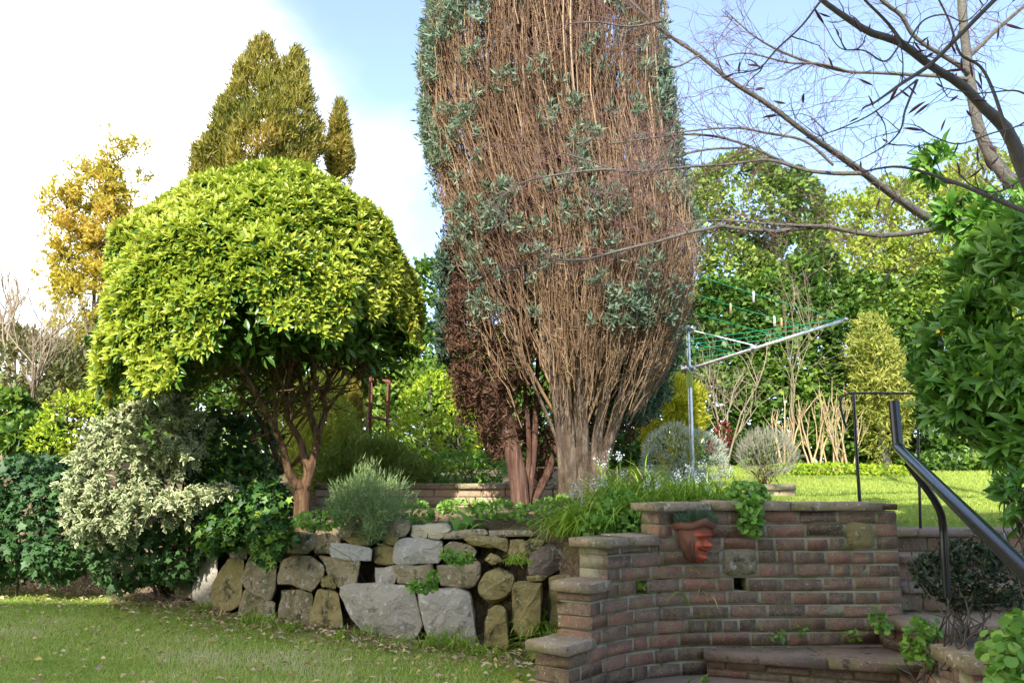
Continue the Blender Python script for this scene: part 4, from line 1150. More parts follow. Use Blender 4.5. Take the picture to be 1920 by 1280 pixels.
# orange-yellow tree at the left
ob = P(170, 700, 12.5); ob[2] = float(zg(ob[0], ob[1]))
ot = thing('yellowing_tree', ob, 'slender tree with sparse orange yellow foliage left of the dome shaped tree', 'tree')
a = Acc(); tips = []
for L, w in [([(170, 880), (172, 700), (178, 520), (185, 420), (175, 330)], [12, 8, 5, 2]), ([(175, 600), (205, 480), (212, 400), (222, 300)], [7, 5, 2]), ([(172, 640), (140, 520), (130, 440), (125, 375)], [7, 5, 2])]:
    q = px_tube(a, L, 12.5, w, K=14, S=6)
    for i in range(3, 14):
        for _ in range(5):
            dv = nrm(rs.randn(3) * [1, .8, .3] + [0, 0, .35]); branch_tree(a, q[i, :3], dv, random.uniform(.12, .30), .008, 1, K=4, tips=tips, S=3)
a.make('trunk', M['bark_dark'], ot, smooth=True)
tp = np.array([t[0] for t in tips]); a = Acc()
lo_ = lobes_px([(150, 620, 12.5, 60, 110, .5), (180, 680, 12.4, 55, 90, .5), (185, 560, 12.5, 55, 80, .4)])
pos, nor = sample_lobes(lo_, 650, .3, 4, .35)
cc = np.concatenate([tp, tp + rv(len(tp), .10), pos])
tuft(a, cc, 15, .085, .030, up=.5, rnd0=np.clip(.45 + .35 * noise3(cc, 2.5), .05, .95), spread=.8)
a.make('foliage', M['orange_leaf'], ot, kind='stuff')

def bare_tree(name, label, base_px, d, H, nst, mat, levels=4, spread=.38, r=.03, lean=(0, 0), group=None, L0=None, width=.3, wob=.10):
    b = P(base_px[0], base_px[1], d); b[2] = float(zg(b[0], b[1]))
    root = thing(name, b, label, 'tree' if H > 1.6 else 'shrub', group)
    a = Acc()
    for k in range(nst):
        dv = nrm(np.array([rs.randn() * width + lean[0], rs.randn() * width * .7 + lean[1], 1.0]))
        branch_tree(a, b + [rs.randn() * .05, rs.randn() * .05, -.04], dv, H * (L0 or .42) * random.uniform(.8, 1.15), r * random.uniform(.7, 1.1), levels, spread=spread, up=.22, wob=wob)
    a.make('branch', M[mat], root, smooth=True)
    return root
bare_tree('bare_tree', 'bare grey tree with fine upright twigs at the edge of the left hedge', (75, 860), 11.0, 4.0, 3, 'twig_pale', 5, .34, .04, (-.05, 0), L0=.34)
bare_tree('bare_tree', 'leafless dark twigged tree behind the yellowing tree', (270, 800), 16.0, 8.0, 2, 'bark_dark', 5, .26, .05, (0, 0), L0=.33, width=.12)
bare_tree('bare_tree', 'thin bare tree fading against the white cloud above the left hedge', (20, 800), 17.0, 5.6, 3, 'twig_pale', 5, .36, .04, L0=.33)
bare_tree('bare_sapling', 'thin bare sapling standing in front of the ivy hedge', (1490, 862), 11.9, 2.4, 1, 'twig_pale', 4, .38, .016, L0=.5, width=.03)
for px in (1478, 1530, 1560, 1592):
    bare_tree('pruned_shrub', {1478: 'pale pruned shrub stems beside the bare sapling', 1530: 'pruned straw coloured shrub with upright cut stems between sapling and railing', 1560: 'short pruned pale shrub with forked stems', 1592: 'pale pruned shrub directly behind the railing post'}[px], (px, 866), 11.6 + .1 * (px % 3), 1.15, 4, 'cane', 2, .25, .02, L0=.5, width=.16)

# ivy hedges and background foliage
shrub('ivy_clad_tree', 'rounded ivy clad tree towering behind the clothes airer', 'tree', [(1400, 400, 15, 110, 105, 1.0), (1330, 470, 15, 90, 130, .9), (1470, 430, 15.2, 75, 100, .8), (1500, 520, 14.8, 80, 90, .8), (1400, 560, 14.6, 120, 110, .9)], 34000, (.095, .7), 'hedge_mid', T_LEAF, lump=.26, lscale=5, depth=.12, stem_r=.08)
shrub('light_green_tree', 'light yellow green tree behind the hedge under the bare branches', 'tree', [(1600, 450, 17, 90, 85, .9), (1700, 430, 17.5, 100, 90, 1.0), (1560, 520, 16.5, 90, 80, .9), (1660, 530, 16.2, 110, 90, .9), (1790, 420, 17.5, 80, 110, .9)], 26000, (.115, .55), 'hedge_light', T_LEAF, lump=.22, lscale=6, depth=.2, stem_r=.07)
shrub('tall_green_tree', 'tall green tree behind the glossy shrub at the lawn edge', 'tree', [(1860, 400, 15.5, 100, 130, .9), (1950, 480, 15, 120, 200, 1.0), (1800, 520, 15.3, 90, 120, .8)], 12000, (.12, .55), 'hedge_light', T_LEAF, lump=.2, lscale=6, depth=.18, stem_r=.08)
shrub('ivy_hedge', 'dense dark ivy hedge along the far edge of the upper lawn', 'hedge', [(1360, 640, 13.4, 95, 120, .8), (1350, 780, 13.2, 90, 110, .7), (1450, 740, 13.3, 85, 140, .7), (1480, 610, 13.8, 95, 110, .7), (1560, 700, 13.4, 85, 170, .7), (1640, 620, 13.8, 90, 110, .7), (1690, 740, 13.3, 95, 130, .7), (1790, 680, 13.6, 90, 190, .8), (1880, 740, 13.4, 90, 140, .8), (1600, 820, 12.9, 80, 55, .4), (1740, 835, 12.8, 80, 45, .4), (1860, 830, 12.9, 90, 50, .4)],
      62000, (.095, .85), 'hedge_ivy', T_LEAF, lump=.18, lscale=6, depth=.10, stem_r=.05, nstem=24)
shrub('ivy_hedge', 'leafy green hedge seen between the dome shaped tree and the vase shaped conifer', 'hedge', [(720, 660, 13.2, 90, 100, .8), (820, 640, 13.4, 85, 150, .8), (800, 800, 12.6, 110, 110, .7), (900, 780, 13.0, 110, 130, .8), (1010, 740, 13.2, 100, 160, .8), (700, 800, 12.6, 80, 100, .6), (1130, 780, 13, 90, 110, .7), (1220, 740, 13.3, 80, 140, .7)], 27000, (.11, .7), 'hedge_ivy', T_LEAF, lump=.2, lscale=6, depth=.14, stem_r=.05, nstem=16)
shrub('dark_hedge', 'dark evergreen hedge in the shade behind the dome shaped tree', 'hedge', [(480, 740, 11.5, 110, 170, .7), (360, 720, 11.5, 110, 170, .7), (260, 700, 11.6, 80, 160, .6), (570, 680, 11.6, 90, 170, .6)], 16000, (.11, .6), 'hedge_ivy', T_LEAF, lump=.2, lscale=6, depth=.14, stem_r=.05)
shrub('scrubby_hedge', 'scrubby brown green hedge below the bare trees', 'hedge', [(-20, 720, 12, 90, 110, .8), (70, 730, 11.8, 90, 105, .8), (150, 760, 11.6, 60, 90, .6), (-90, 760, 11.6, 90, 130, .8)], 19000, (.10, .40), 'hedge_brown', T_LEAF, lump=.2, lscale=6, depth=.2, stem_r=.03, nstem=20, bark='twig_pale')
shrub('green_bank_shrub', 'fresh green leafy shrub low at the foot of the scrubby hedge', 'shrub', [(10, 790, 10.6, 45, 55, .4), (60, 820, 10.4, 50, 40, .4)], 2600, (.10, .8), 'hedge_ivy', T_LEAF)
shrub('yellow_green_shrub', 'yellow green shrub between the ivy bank and the variegated shrub', 'shrub', [(150, 800, 9.2, 70, 60, .4), (200, 770, 9.3, 45, 50, .4), (105, 830, 9.1, 40, 35, .3)], 2400, (.065, .36), 'lime', T_LEAF, lump=.2, depth=.2)
shrub('lime_shrub', 'bright lime green leafy shrub right of the rusty trellis', 'shrub', [(810, 770, 9.8, 55, 60, .4), (850, 820, 9.6, 60, 60, .4), (780, 830, 9.5, 50, 50, .4), (870, 770, 9.9, 45, 50, .4), (815, 730, 9.9, 35, 30, .3)], 5200, (.06, .40), 'lime', T_LEAF, lump=.25, lscale=8, depth=.13, up=.5)
shrub('spurge_plant', 'dark green leafy plant in front of the lime shrub', 'plant', [(860, 880, 8.75, 55, 28, .3), (910, 880, 8.8, 40, 25, .3)], 1000, (.07, .4), 'round_leaf', T_LEAF, nstem=4, stem_r=.008)
shrub('silver_bush', 'rounded silver grey bush at the foot of the clothes airer mast', 'shrub', [(1260, 845, 9.3, 50, 50, .35), (1310, 850, 9.2, 48, 42, .35), (1235, 870, 9.2, 35, 35, .25), (1330, 870, 9.1, 30, 28, .25)], 4500, (.05, .16), 'silver', T_BLADE, up=.5, lump=.14, depth=.12, nstem=8, stem_r=.006)
lv = shrub('lavender_bush', 'round dry lavender bush growing in the low brick planter', 'shrub', [(1437, 858, 8.6, 54, 38, .3), (1437, 840, 8.6, 42, 30, .25)], 2600, (.10, .05), 'lavender', T_BLADE, up=1.0, rand=.35, lump=.1, depth=.25, nstem=14, stem_r=.006, bark='bark_warm', base=np.array([P(1437, 905, 8.6)[0], 8.6, P(1437, 905, 8.6)[2]]), zmin=.9)
shrub('red_leaved_plant', 'small plant with deep red leaves beside the silver bush', 'plant', [(1355, 815, 10.3, 12, 22, .1), (1345, 838, 10.3, 16, 16, .1)], 260, (.06, .5), 'red_leaf', T_LEAF, nstem=4, stem_r=.005)
shrub('ground_ivy', 'low light green ground cover along the far lawn edge', 'plant', [(1560, 880, 11.3, 75, 9, .4), (1660, 884, 11.1, 60, 8, .4), (1480, 880, 11.2, 40, 9, .3)], 2200, (.05, .8), 'lime', T_LEAF, nstem=0, lump=.2, zmin=1.0)
shrub('ground_ivy', 'dark ivy ground cover under the hedge at the right of the lawn', 'plant', [(1760, 868, 12, 80, 14, .4), (1880, 866, 12, 80, 14, .4)], 1300, (.08, .8), 'hedge_ivy', T_IVY, nstem=0, lump=.2, zmin=1.0)

shrub('boundary_hedge', 'long dark boundary hedge closing the garden behind all the other shrubs', 'hedge', [(px, 800 + 25 * math.sin(px * .013), 15.6, 95, 95, .6) for px in range(-120, 2080, 130)] + [(px, 640, 16.4, 90, 110, .5) for px in range(1270, 2000, 110)] + [(px, 690, 16.2, 80, 80, .5) for px in range(180, 1260, 130)], 42000, (.15, .8), 'hedge_ivy', T_LEAF, lump=.15, lscale=5, depth=.10, nstem=16, stem_r=.05)
# foreground left: variegated shrub and ivy bank
vb = np.array([-3.25, 8.25, float(zg(-3.25, 8.25))])
var = thing('variegated_shrub', vb, 'cream edged variegated shrub arching over the left end of the stone wall', 'shrub')
vlob = lobes_px([(270, 830, 7.35, 80, 66, .4), (300, 775, 7.45, 55, 36, .35), (200, 885, 7.25, 55, 72, .35), (205, 965, 7.1, 50, 38, .3), (290, 940, 7.05, 60, 28, .25), (370, 930, 6.95, 40, 18, .2), (420, 918, 6.85, 18, 10, .1), (155, 940, 7.25, 20, 50, .25), (345, 850, 7.15, 36, 24, .2), (365, 800, 7.3, 26, 26, .2)])
vp, vn_ = sample_lobes(vlob, 620, .3, 9, .16, zmin=.2)
NS_ = len(vp)
sd = nrm(vn_ * .9 + rv(NS_, .45) + np.array([0, -.1, .15]))
sl_ = rs.uniform(.09, .20, NS_)
uu_ = np.linspace(0, 1, 6)
SP = vp[:, None] - sd[:, None] * .10 + sd[:, None] * (uu_[None, :, None] * sl_[:, None, None]) - np.array([0, 0, 1.]) * (uu_[None, :, None] ** 2) * sl_[:, None, None] * .35
a = Acc(); tubes(a, SP, np.tile(np.linspace(.004, .0015, 6), (NS_, 1)), 3)
stems_to(a, vb, np.array([c for c, r in vlob] * 2), .016, .005, K=8)
a.make('stem', M['bark_warm'], var)
a = Acc()
for k in range(36):
    f = rs.uniform(.15, 1.0, NS_) ** .8 * 4.999; i0 = f.astype(int); fr_u = (f - i0)[:, None]
    q_ = SP[np.arange(NS_), i0] * (1 - fr_u) + SP[np.arange(NS_), i0 + 1] * fr_u
    ax_ = nrm(sd * .5 + rv(NS_, .75)); Lq = .058 * rs.uniform(.65, 1.25, NS_)
    inst(a, T_LEAF, q_, ax_, np.array([0, -.25, .7]) + rv(NS_, .45), Lq, Lq * .62, rnd=rs.rand(NS_))
a.make('foliage', M['variegated'], var, kind='stuff')
def ivy_patch(name, label, L, n, leaf, mat, parts=0, T=T_IVY, cat='ivy', base=None, nstem=5, lump=.2, depth=.12, upn=.35, zmin=0.0, group=None):
    r = shrub(name, label, cat, L, n, leaf, mat, T, up=-.1, out=.45, rand=.65, lump=lump, lscale=8, depth=depth, upn=upn, nstem=nstem, stem_r=.006, base=base, zmin=zmin, group=group)
    if parts:
        lobes = lobes_px(L)
        pos, nor = sample_lobes(lobes, parts * 4, lump, 8, .0, back=-.2, zmin=zmin)
        pos = pos + nor * .012
        sel = rs.choice(len(pos), min(parts, len(pos)), replace=False)
        lmm = [leaf_mesh('leaf', T, mat, v) for v in (.25, .45, .6, .75, .9)]
        for i in sel:
            ax = nor[i] * .4 + rs.randn(3) * .6 + np.array([0, 0, -.15])
            Lq = leaf[0] * random.uniform(.85, 1.3)
            place('leaf', random.choice(lmm), leaf_matrix(pos[i], ax, nor[i] * .6 + np.array([0, -.2, .4]) + rs.randn(3) * .2, Lq, Lq * leaf[1]), r)
    return r
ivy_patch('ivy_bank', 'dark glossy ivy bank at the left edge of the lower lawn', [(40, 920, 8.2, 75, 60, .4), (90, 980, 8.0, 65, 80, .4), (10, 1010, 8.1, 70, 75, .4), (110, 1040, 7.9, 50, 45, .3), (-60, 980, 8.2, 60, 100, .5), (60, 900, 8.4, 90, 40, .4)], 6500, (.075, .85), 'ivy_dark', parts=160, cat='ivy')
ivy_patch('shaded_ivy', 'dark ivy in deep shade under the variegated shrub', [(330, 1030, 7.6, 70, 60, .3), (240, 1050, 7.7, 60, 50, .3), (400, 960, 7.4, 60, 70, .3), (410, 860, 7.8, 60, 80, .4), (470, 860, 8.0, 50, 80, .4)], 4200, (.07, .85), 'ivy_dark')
ivy_patch('trailing_ivy', 'light and dark ivy trailing over the stone wall below the dome shaped tree', [(480, 950, 7.05, 62, 48, .25), (430, 985, 7.05, 40, 40, .2), (510, 1000, 6.62, 42, 34, .12), (500, 1035, 6.5, 22, 24, .06), (450, 900, 7.4, 50, 40, .3), (400, 1000, 7.0, 26, 30, .15)], 3600, (.062, .88), 'ivy', parts=160, base=np.array([P(480, 960, 7.3)[0], 7.35, .72]), nstem=0, zmin=.3)
# rosemary-like bush on top of the stone wall
shrub('rosemary_bush', 'wispy grey green rosemary bush on top of the stone wall', 'shrub', [(690, 930, 6.4, 62, 50, .3), (720, 960, 6.25, 42, 35, .2), (650, 960, 6.3, 36, 32, .2), (700, 990, 6.15, 20, 24, .1)], 8000, (.055, .085), 'rosemary', T_BLADE, up=.7, rand=.8, lump=.5, depth=.5, core=.2, nstem=26, stem_r=.004, base=np.array([P(690, 980, 6.5)[0], 6.5, .70]), zmin=.55)
# fern, dead stems and small plants in the bed
def rosette_plant(name, label, px, py, d, n, L, W, mat, T=T_ARC, cat='plant', group=None, spread=.9, up=.9, rr=.04, leaf_name='leaf', single=True):
    b = P(px, py, d); b[2] = float(zg(b[0], b[1]))
    root = thing(name, b, label, cat, group)
    lms = [leaf_mesh(leaf_name, T, mat, v) for v in (.25, .5, .75, .9)]
    for i in range(n):
        ax = nrm(np.append(rs.randn(2) * spread, up * random.uniform(.5, 1.2)))
        pos = b + np.append(rs.randn(2) * rr, -.01)
        Lq = L * random.uniform(.6, 1.2)
        place(leaf_name, random.choice(lms), leaf_matrix(pos, ax, np.array([0, 0, 1.]) + rs.randn(3) * .2 - ax * .0, Lq, W * random.uniform(.8, 1.2)), root)
    return root
rosette_plant('fern', 'broad leaved green plant with arching fronds behind the top stones', 858, 985, 6.25, 14, .22, .055, 'round_leaf')
rosette_plant('fern', 'small arching frond plant beside the dead brown stems', 890, 972, 6.4, 10, .18, .045, 'round_leaf')
b = P(805, 985, 6.3); b[2] = float(zg(b[0], b[1]))
ds_ = thing('withered_plant', b, 'clump of dead brown stalks in the bed above the cream stone', 'plant')
for k in range(11):
    a = Acc(); p0 = b + np.append(rs.randn(2) * .03, -.02); e = p0 + np.append(rs.randn(2) * .07, random.uniform(.10, .24))
    tubes(a, np.stack([p0, (p0 + e) / 2 + rs.randn(3) * .01, e]), np.array([.006, .005, .003]), 5); a.make('stalk', M['bark_red'], ds_)
shrub('bed_plant', 'low leafy ground cover round the conifer trunks', 'plant', [(930, 955, 6.5, 45, 12, .25), (1010, 965, 6.3, 45, 14, .25), (1040, 950, 6.5, 40, 14, .2), (870, 950, 7.0, 50, 9, .25)], 1500, (.042, .75), 'round_leaf', T_LEAF, nstem=3, stem_r=.004, lump=.25, depth=.2)
shrub('bed_plant', 'small leafy ground cover beside the rosemary bush', 'plant', [(775, 965, 6.6, 40, 18, .2), (600, 975, 6.2, 40, 12, .2)], 700, (.04, .8), 'round_leaf', T_LEAF, nstem=2, stem_r=.004, lump=.25)
shrub('bed_plant', 'dense light green leaves spilling beside the stepped coping', 'plant', [(1165, 965, 5.35, 38, 36, .12), (1185, 985, 5.25, 24, 24, .1), (1130, 985, 5.3, 36, 20, .1)], 900, (.042, .75), 'round_leaf', T_LEAF, nstem=3, stem_r=.003, lump=.2, zmin=.5)

# grassy white bluebell clumps above the wall
def grass_clump(name, label, px, py, d, n, L, group, flowers=3, z=None, rr=.07):
    b = P(px, py, d)
    b[2] = float(zg(b[0], b[1])) if z is None else z
    root = thing(name, b, label, 'plant', group)
    a = Acc()
    pos = b + np.c_[rs.randn(n, 2) * rr, np.zeros(n) - .01]
    ax = np.c_[rs.randn(n, 2) * .75 + np.array([0, -.15]), np.ones(n)]
    inst(a, T_ARC, pos, ax, np.c_[-ax[:, :2], np.full(n, .15)], L * rs.uniform(.6, 1.35, n), .0105 * rs.uniform(.7, 1.3, n), rnd=np.clip(.45 + .22 * rs.randn(n), .02, .99))
    # arching outer leaves
    m = n // 2
    pos = b + np.c_[rs.randn(m, 2) * rr, np.zeros(m) + .01]
    ax = np.c_[rs.randn(m, 2), np.full(m, .7)]
    inst(a, T_ARC, pos, ax, np.tile([0, 0, 1.], (m, 1)) + rv(m, .1), L * rs.uniform(.7, 1.2, m), .011, rnd=np.clip(.5 + .25 * rs.randn(m), .02, .99))
    a.make('blades', M['blade'], root, kind='stuff')
    for k in range(flowers):
        a = Acc()
        p0 = b + np.append(rs.randn(2) * rr * 1.3, 0); h = L * random.uniform(.75, 1.2)
        e = p0 + np.array([rs.randn() * .03, rs.randn() * .03 - .02, h])
        stem = Acc(); tubes(stem, np.stack([p0, (p0 + e) / 2, e]), np.array([.0025, .002, .0015]), 4)
        so = stem.make('flower_stem', M['blade'], root)
        q = e + rv(22, .013) - np.array([0, 0, 1]) * rs.rand(22, 1) * .05
        inst(a, T_LEAF, q, rv(22) + [0, 0, -.2], rv(22), .017, .010, rnd=rs.rand(22))
        a.make('flower_head', M['petal'], so)
    return root
GC = 'grassy white flowered clumps above the brick wall'
gl = 'grassy clump with drooping blades and white bell flowers above the brick wall'
for px, py, d, n, L, fl in [(1075, 965, 5.75, 150, .27, 4), (1110, 955, 5.6, 170, .28, 4), (1150, 915, 6.2, 170, .36, 4), (1200, 905, 6.3, 170, .36, 3), (1250, 915, 5.6, 150, .26, 2), (1300, 915, 5.7, 150, .26, 2), (1345, 915, 5.6, 150, .26, 2), (1385, 920, 5.5, 120, .24, 1), (1270, 900, 6.3, 150, .30, 4), (1330, 900, 6.5, 150, .28, 5), (1225, 935, 5.25, 90, .2, 0), (1290, 938, 5.22, 90, .2, 0), (1180, 935, 5.5, 110, .26, 1), (1040, 985, 5.55, 130, .24, 2), (1080, 990, 5.4, 140, .25, 1), (1010, 985, 5.75, 110, .2, 1)]:
    if px < 1115: lab_, g_ = 'grassy clump with white bell flowers spilling towards the stone wall beside the conifer stems', 'grassy clumps beside the conifer stems'
    elif d < 5.3: lab_, g_ = 'short grass blades drooping over the coping above the terracotta face', 'blades drooping over the coping'
    elif px <= 1200: lab_, g_ = 'tall grassy clump with white bells between conifer stems and silver bush', 'tall clumps between conifer and silver bush'
    elif d > 6: lab_, g_ = 'white flowered grassy clump at the foot of the airer mast', 'clumps at the foot of the airer mast'
    else: lab_, g_ = 'grassy clump with a few white bells directly behind the brick wall coping', 'clumps behind the brick wall coping'
    grass_clump('grass_clump', lab_, px, py, d, n, L, g_, fl)
# trailing plant over the coping
ivy_patch('trailing_plant', 'round leaved trailing plant hanging over the coping near the terracotta face', [(1405, 950, 5.0, 20, 16, .06), (1408, 975, 4.95, 17, 24, .04), (1400, 925, 5.2, 30, 16, .12)], 520, (.035, .95), 'round_leaf', parts=60, T=T_ROUND, nstem=0, cat='plant', zmin=.5)
# plants between the stones
for L, lab in [([(860, 1045, 5.52, 26, 8, .03), (840, 1040, 5.52, 12, 8, .03)], 'small round leaved weed growing between the upper stones'), ([(790, 1100, 5.6, 26, 7, .03), (812, 1085, 5.6, 8, 10, .03)], 'small weed growing out of the joint above the big grey slab')]:
    ivy_patch('wall_weed', lab, L, 170, (.028, .95), 'round_leaf', T=T_ROUND, nstem=0, cat='weed', zmin=.1)
def tuft_grass(name, label, px, py, d, n, L, z=None, rr=.03, group=None, droop=.6):
    b = P(px, py, d); b[2] = float(zg(b[0], b[1])) if z is None else z
    root = thing(name, b, label, 'grass tuft', group)
    a = Acc()
    pos = b + np.c_[rs.randn(n, 2) * rr, np.zeros(n) - .005]
    ax = np.c_[rs.randn(n, 2) * droop + [0, -.1], np.ones(n)]
    inst(a, T_ARC, pos, ax, np.c_[-ax[:, :2], np.full(n, .2)], L * rs.uniform(.5, 1.2, n), .007, rnd=np.clip(.45 + .25 * rs.randn(n), .02, .99))
    a.make('blades', M['blade'], root, kind='stuff')
tuft_grass('grass_tuft', 'grass tuft hanging from the joint beside the lumpy white marked stone', 968, 1050, 5.36, 70, .10, z=P(968, 1055, 5.36)[2], droop=.9)
for px, py, n, L in [(690, 1190, 35, .16), (830, 1205, 70, .15), (860, 1212, 70, .15), (800, 1208, 50, .12), (470, 1162, 60, .13), (500, 1170, 60, .13), (540, 1178, 60, .12), (375, 1140, 60, .13), (640, 1192, 40, .10), (740, 1204, 50, .10), (900, 1222, 40, .13), (930, 1228, 30, .12)]:
    g = G(px, py + 4)
    tuft_grass('grass_tuft', 'long grass tuft growing against the foot of the stone wall', px, py, g[1], n, L, z=0.0, rr=.05, group='grass tufts along the stone wall')

# ------------------------------------------------------------------ low brick walls at the back
def low_wall(name, label, pxa, pxb, py_top, py_bot, d, cat='brick wall', da=None):
    A, B = P(pxa, py_bot, d), P(pxb, py_bot, da or d)
    ztop_ = P((pxa + pxb) / 2, py_top, d)[2]; z0 = A[2] - .06
    root = thing(name, (A + B) / 2 * [1, 1, 0] + [0, 0, z0], label, cat)
    t = (B - A)[:2]; Lg = np.linalg.norm(t); t = t / Lg; nb = np.array([-t[1], t[0]])
    rows = max(1, int(round((ztop_ - .05 - z0) / .075))); h = (ztop_ - .05 - z0) / rows
    for r in range(rows):
        s = 0.0; k = 0
        while s < Lg - .02:
            e = min(s + .225 * (.5 if k == 0 and r % 2 else 1), Lg)
            if Lg - e < .06: e = Lg
            put_brick(A[:2] + t * (s + e) / 2, t, e - s - .012, z0 + r * h + .006, z0 + (r + 1) * h - .006, .10, root, meshes=pale_bricks)
            s = e; k += 1
    v_, f_ = prism([A[:2] + nb * .01, B[:2] + nb * .01, B[:2] + nb * .2, A[:2] + nb * .2], z0, ztop_ - .05, .001)
    build('mortar', v_, f_, M['mortar'], root)
    s = 0
    while s < Lg - .02:
        e = min(s + .45, Lg)
        if Lg - e < .1: e = Lg
        slab('coping_slab', [A[:2] + t * (s + .003) - nb * .03, A[:2] + t * (e - .003) - nb * .03, A[:2] + t * (e - .003) + nb * .22, A[:2] + t * (s + .003) + nb * .22], ztop_ - .05, ztop_, M['coping'], root)
        s = e
    return root
pale_bricks = []
for k in range(4):
    v_ = brick_meshes[k]
    me = v_.copy(); me.materials.clear(); me.materials.append(M['brick_pale']); pale_bricks.append(me)
low_wall('low_brick_wall', 'low weathered brick wall with flat coping behind the stone wall bed', 590, 1090, 906, 950, 8.2)
low_wall('brick_planter', 'low pale brick planter holding the lavender bush', 1395, 1493, 908, 932, 8.15, 'planter')

# ------------------------------------------------------------------ terracotta face planter on the wall
fp = P(1302, 1010, 4.99)
head = thing('face_planter', fp, 'terracotta wall planter shaped as a grinning face with a wide hat brim', 'planter')
nu, nv = 56, 60
uu = np.linspace(-1, 1, nu); vv = np.linspace(0, 1, nv)           # around the front, from chin (0) up to the brim (1)
U, Vg = np.meshgrid(uu, vv)
th = U * math.pi * .5
rx = np.interp(Vg, [0, .06, .18, .35, .6, .8, 1], [.012, .038, .060, .080, .092, .100, .108])
ry = np.interp(Vg, [0, .06, .18, .35, .6, .8, 1], [.020, .070, .100, .112, .118, .120, .118])
def bump(u0, v0, su, sv, h): return h * np.exp(-((U - u0) / su) ** 2 - ((Vg - v0) / sv) ** 2)
f0 = .30                                                          # the face looks along the wall to the right
hb = bump(f0, .50, .055, .085, .030) + bump(f0, .455, .075, .035, .018)      # nose and its tip
hb += bump(f0 - .10, .445, .04, .03, .010) + bump(f0 + .10, .445, .04, .03, .010)
hb += bump(f0 - .18, .69, .16, .035, .014) + bump(f0 + .18, .69, .16, .035, .014)   # brows
hb -= bump(f0 - .18, .605, .11, .040, .016) + bump(f0 + .18, .605, .11, .040, .016)   # eye sockets
hb += bump(f0 - .18, .60, .055, .018, .009) + bump(f0 + .18, .60, .055, .018, .009)   # eyeballs
hb += bump(f0 - .27, .45, .13, .085, .016) + bump(f0 + .27, .45, .13, .085, .016)   # cheeks
smile = .315 + .9 * (U - f0) ** 2
hb -= .016 * np.exp(-((Vg - smile) / .014) ** 2) * np.exp(-((U - f0) / .26) ** 4)     # mouth
hb += .010 * np.exp(-((Vg - smile + .035) / .02) ** 2) * np.exp(-((U - f0) / .16) ** 4) + .008 * np.exp(-((Vg - smile - .032) / .018) ** 2) * np.exp(-((U - f0) / .2) ** 4)
hb += bump(f0, .15, .16, .075, .026)                                             # chin
hb += .004 * np.sin(U * 40 + np.sin(Vg * 9) * 2) * (Vg < .55) * (np.abs(U - f0) > .45)   # beard and side hair
hb *= 1.75
hb += .010 * np.exp(-((U + .35) / .06) ** 2 - ((Vg - .5) / .10) ** 2)             # ear
rxx, ryy = rx + hb, ry + hb
HX = rxx * np.sin(th); HY = -ryy * np.cos(th); HZ = -.135 + .235 * Vg
Vh = np.stack([fp[0] + HX + .012 * (Vg < .4) * (.4 - Vg), fp[1] + HY + .012, fp[2] + HZ], -1).reshape(-1, 3)
ii = (np.arange(nv - 1)[:, None] * nu + np.arange(nu - 1)[None]).ravel()
fu, fv = (U[:-1, :-1]).ravel(), (Vg[:-1, :-1]).ravel()
side = (np.abs(fu - f0) > .42 + .06 * np.sin(fv * 20)) | (fv > .80) | (fv < .05)
build('face', Vh, np.stack([ii, ii + 1, ii + nu + 1, ii + nu], -1), [M['terracotta'], M['terracotta_brown']], head, smooth=True, mi=side.astype(int))
# brim: a flared, wavy rim with thickness
nb_ = 48
th = np.linspace(-math.pi / 2, math.pi / 2, nb_)
prof = [(.100, .056), (.120, .058), (.136, .066), (.145, .080), (.144, .094), (.136, .105), (.120, .108), (.108, .100), (.098, .085)]
rows = []
for r_, z_ in prof:
    wv = 1 + .05 * np.sin(th * 3 + .6) + .03 * np.sin(th * 7)
    rows.append(np.stack([fp[0] + r_ * wv * .92 * np.sin(th), fp[1] + .015 - r_ * wv * 1.02 * np.cos(th), fp[2] + z_ + .010 * np.sin(th * 2 + .8) + .006 * np.sin(th * 5)], -1))
Vb = np.array(rows).reshape(-1, 3)
ii = (np.arange(len(prof) - 1)[:, None] * nb_ + np.arange(nb_ - 1)[None]).ravel()
build('hat_brim', Vb, np.stack([ii, ii + 1, ii + nb_ + 1, ii + nb_], -1), M['terracotta_brown'], head, smooth=True)
sv = np.concatenate([[[fp[0], fp[1] - .03, fp[2] + .082]], np.stack([fp[0] + .098 * np.sin(th), fp[1] + .012 - .105 * np.cos(th), np.full(nb_, fp[2] + .080)], -1)])
build('soil', sv, np.array([[0, i, i + 1] for i in range(1, nb_)]), M['soil'], head)
pb = fp + np.array([0, -.065, .102])
pt_ = thing('planter_thrift', pb, 'dark tufted thrift plant growing in the terracotta face planter', 'plant')
a = Acc(); n = 2600
dv = nrm(rv(n) * [1, .7, .6] + [0, 0, .75]); dv = dv[dv[:, 2] > .1]; n = len(dv)
inst(a, T_TRI, pb + rv(n) * [.040, .020, .004], dv, rv(n), .075 * rs.uniform(.6, 1.15, n), .0045, rnd=np.clip(.3 + .25 * rs.randn(n), 0, 1))
a.make('needles', M['juniper_dark'], pt_, kind='stuff')

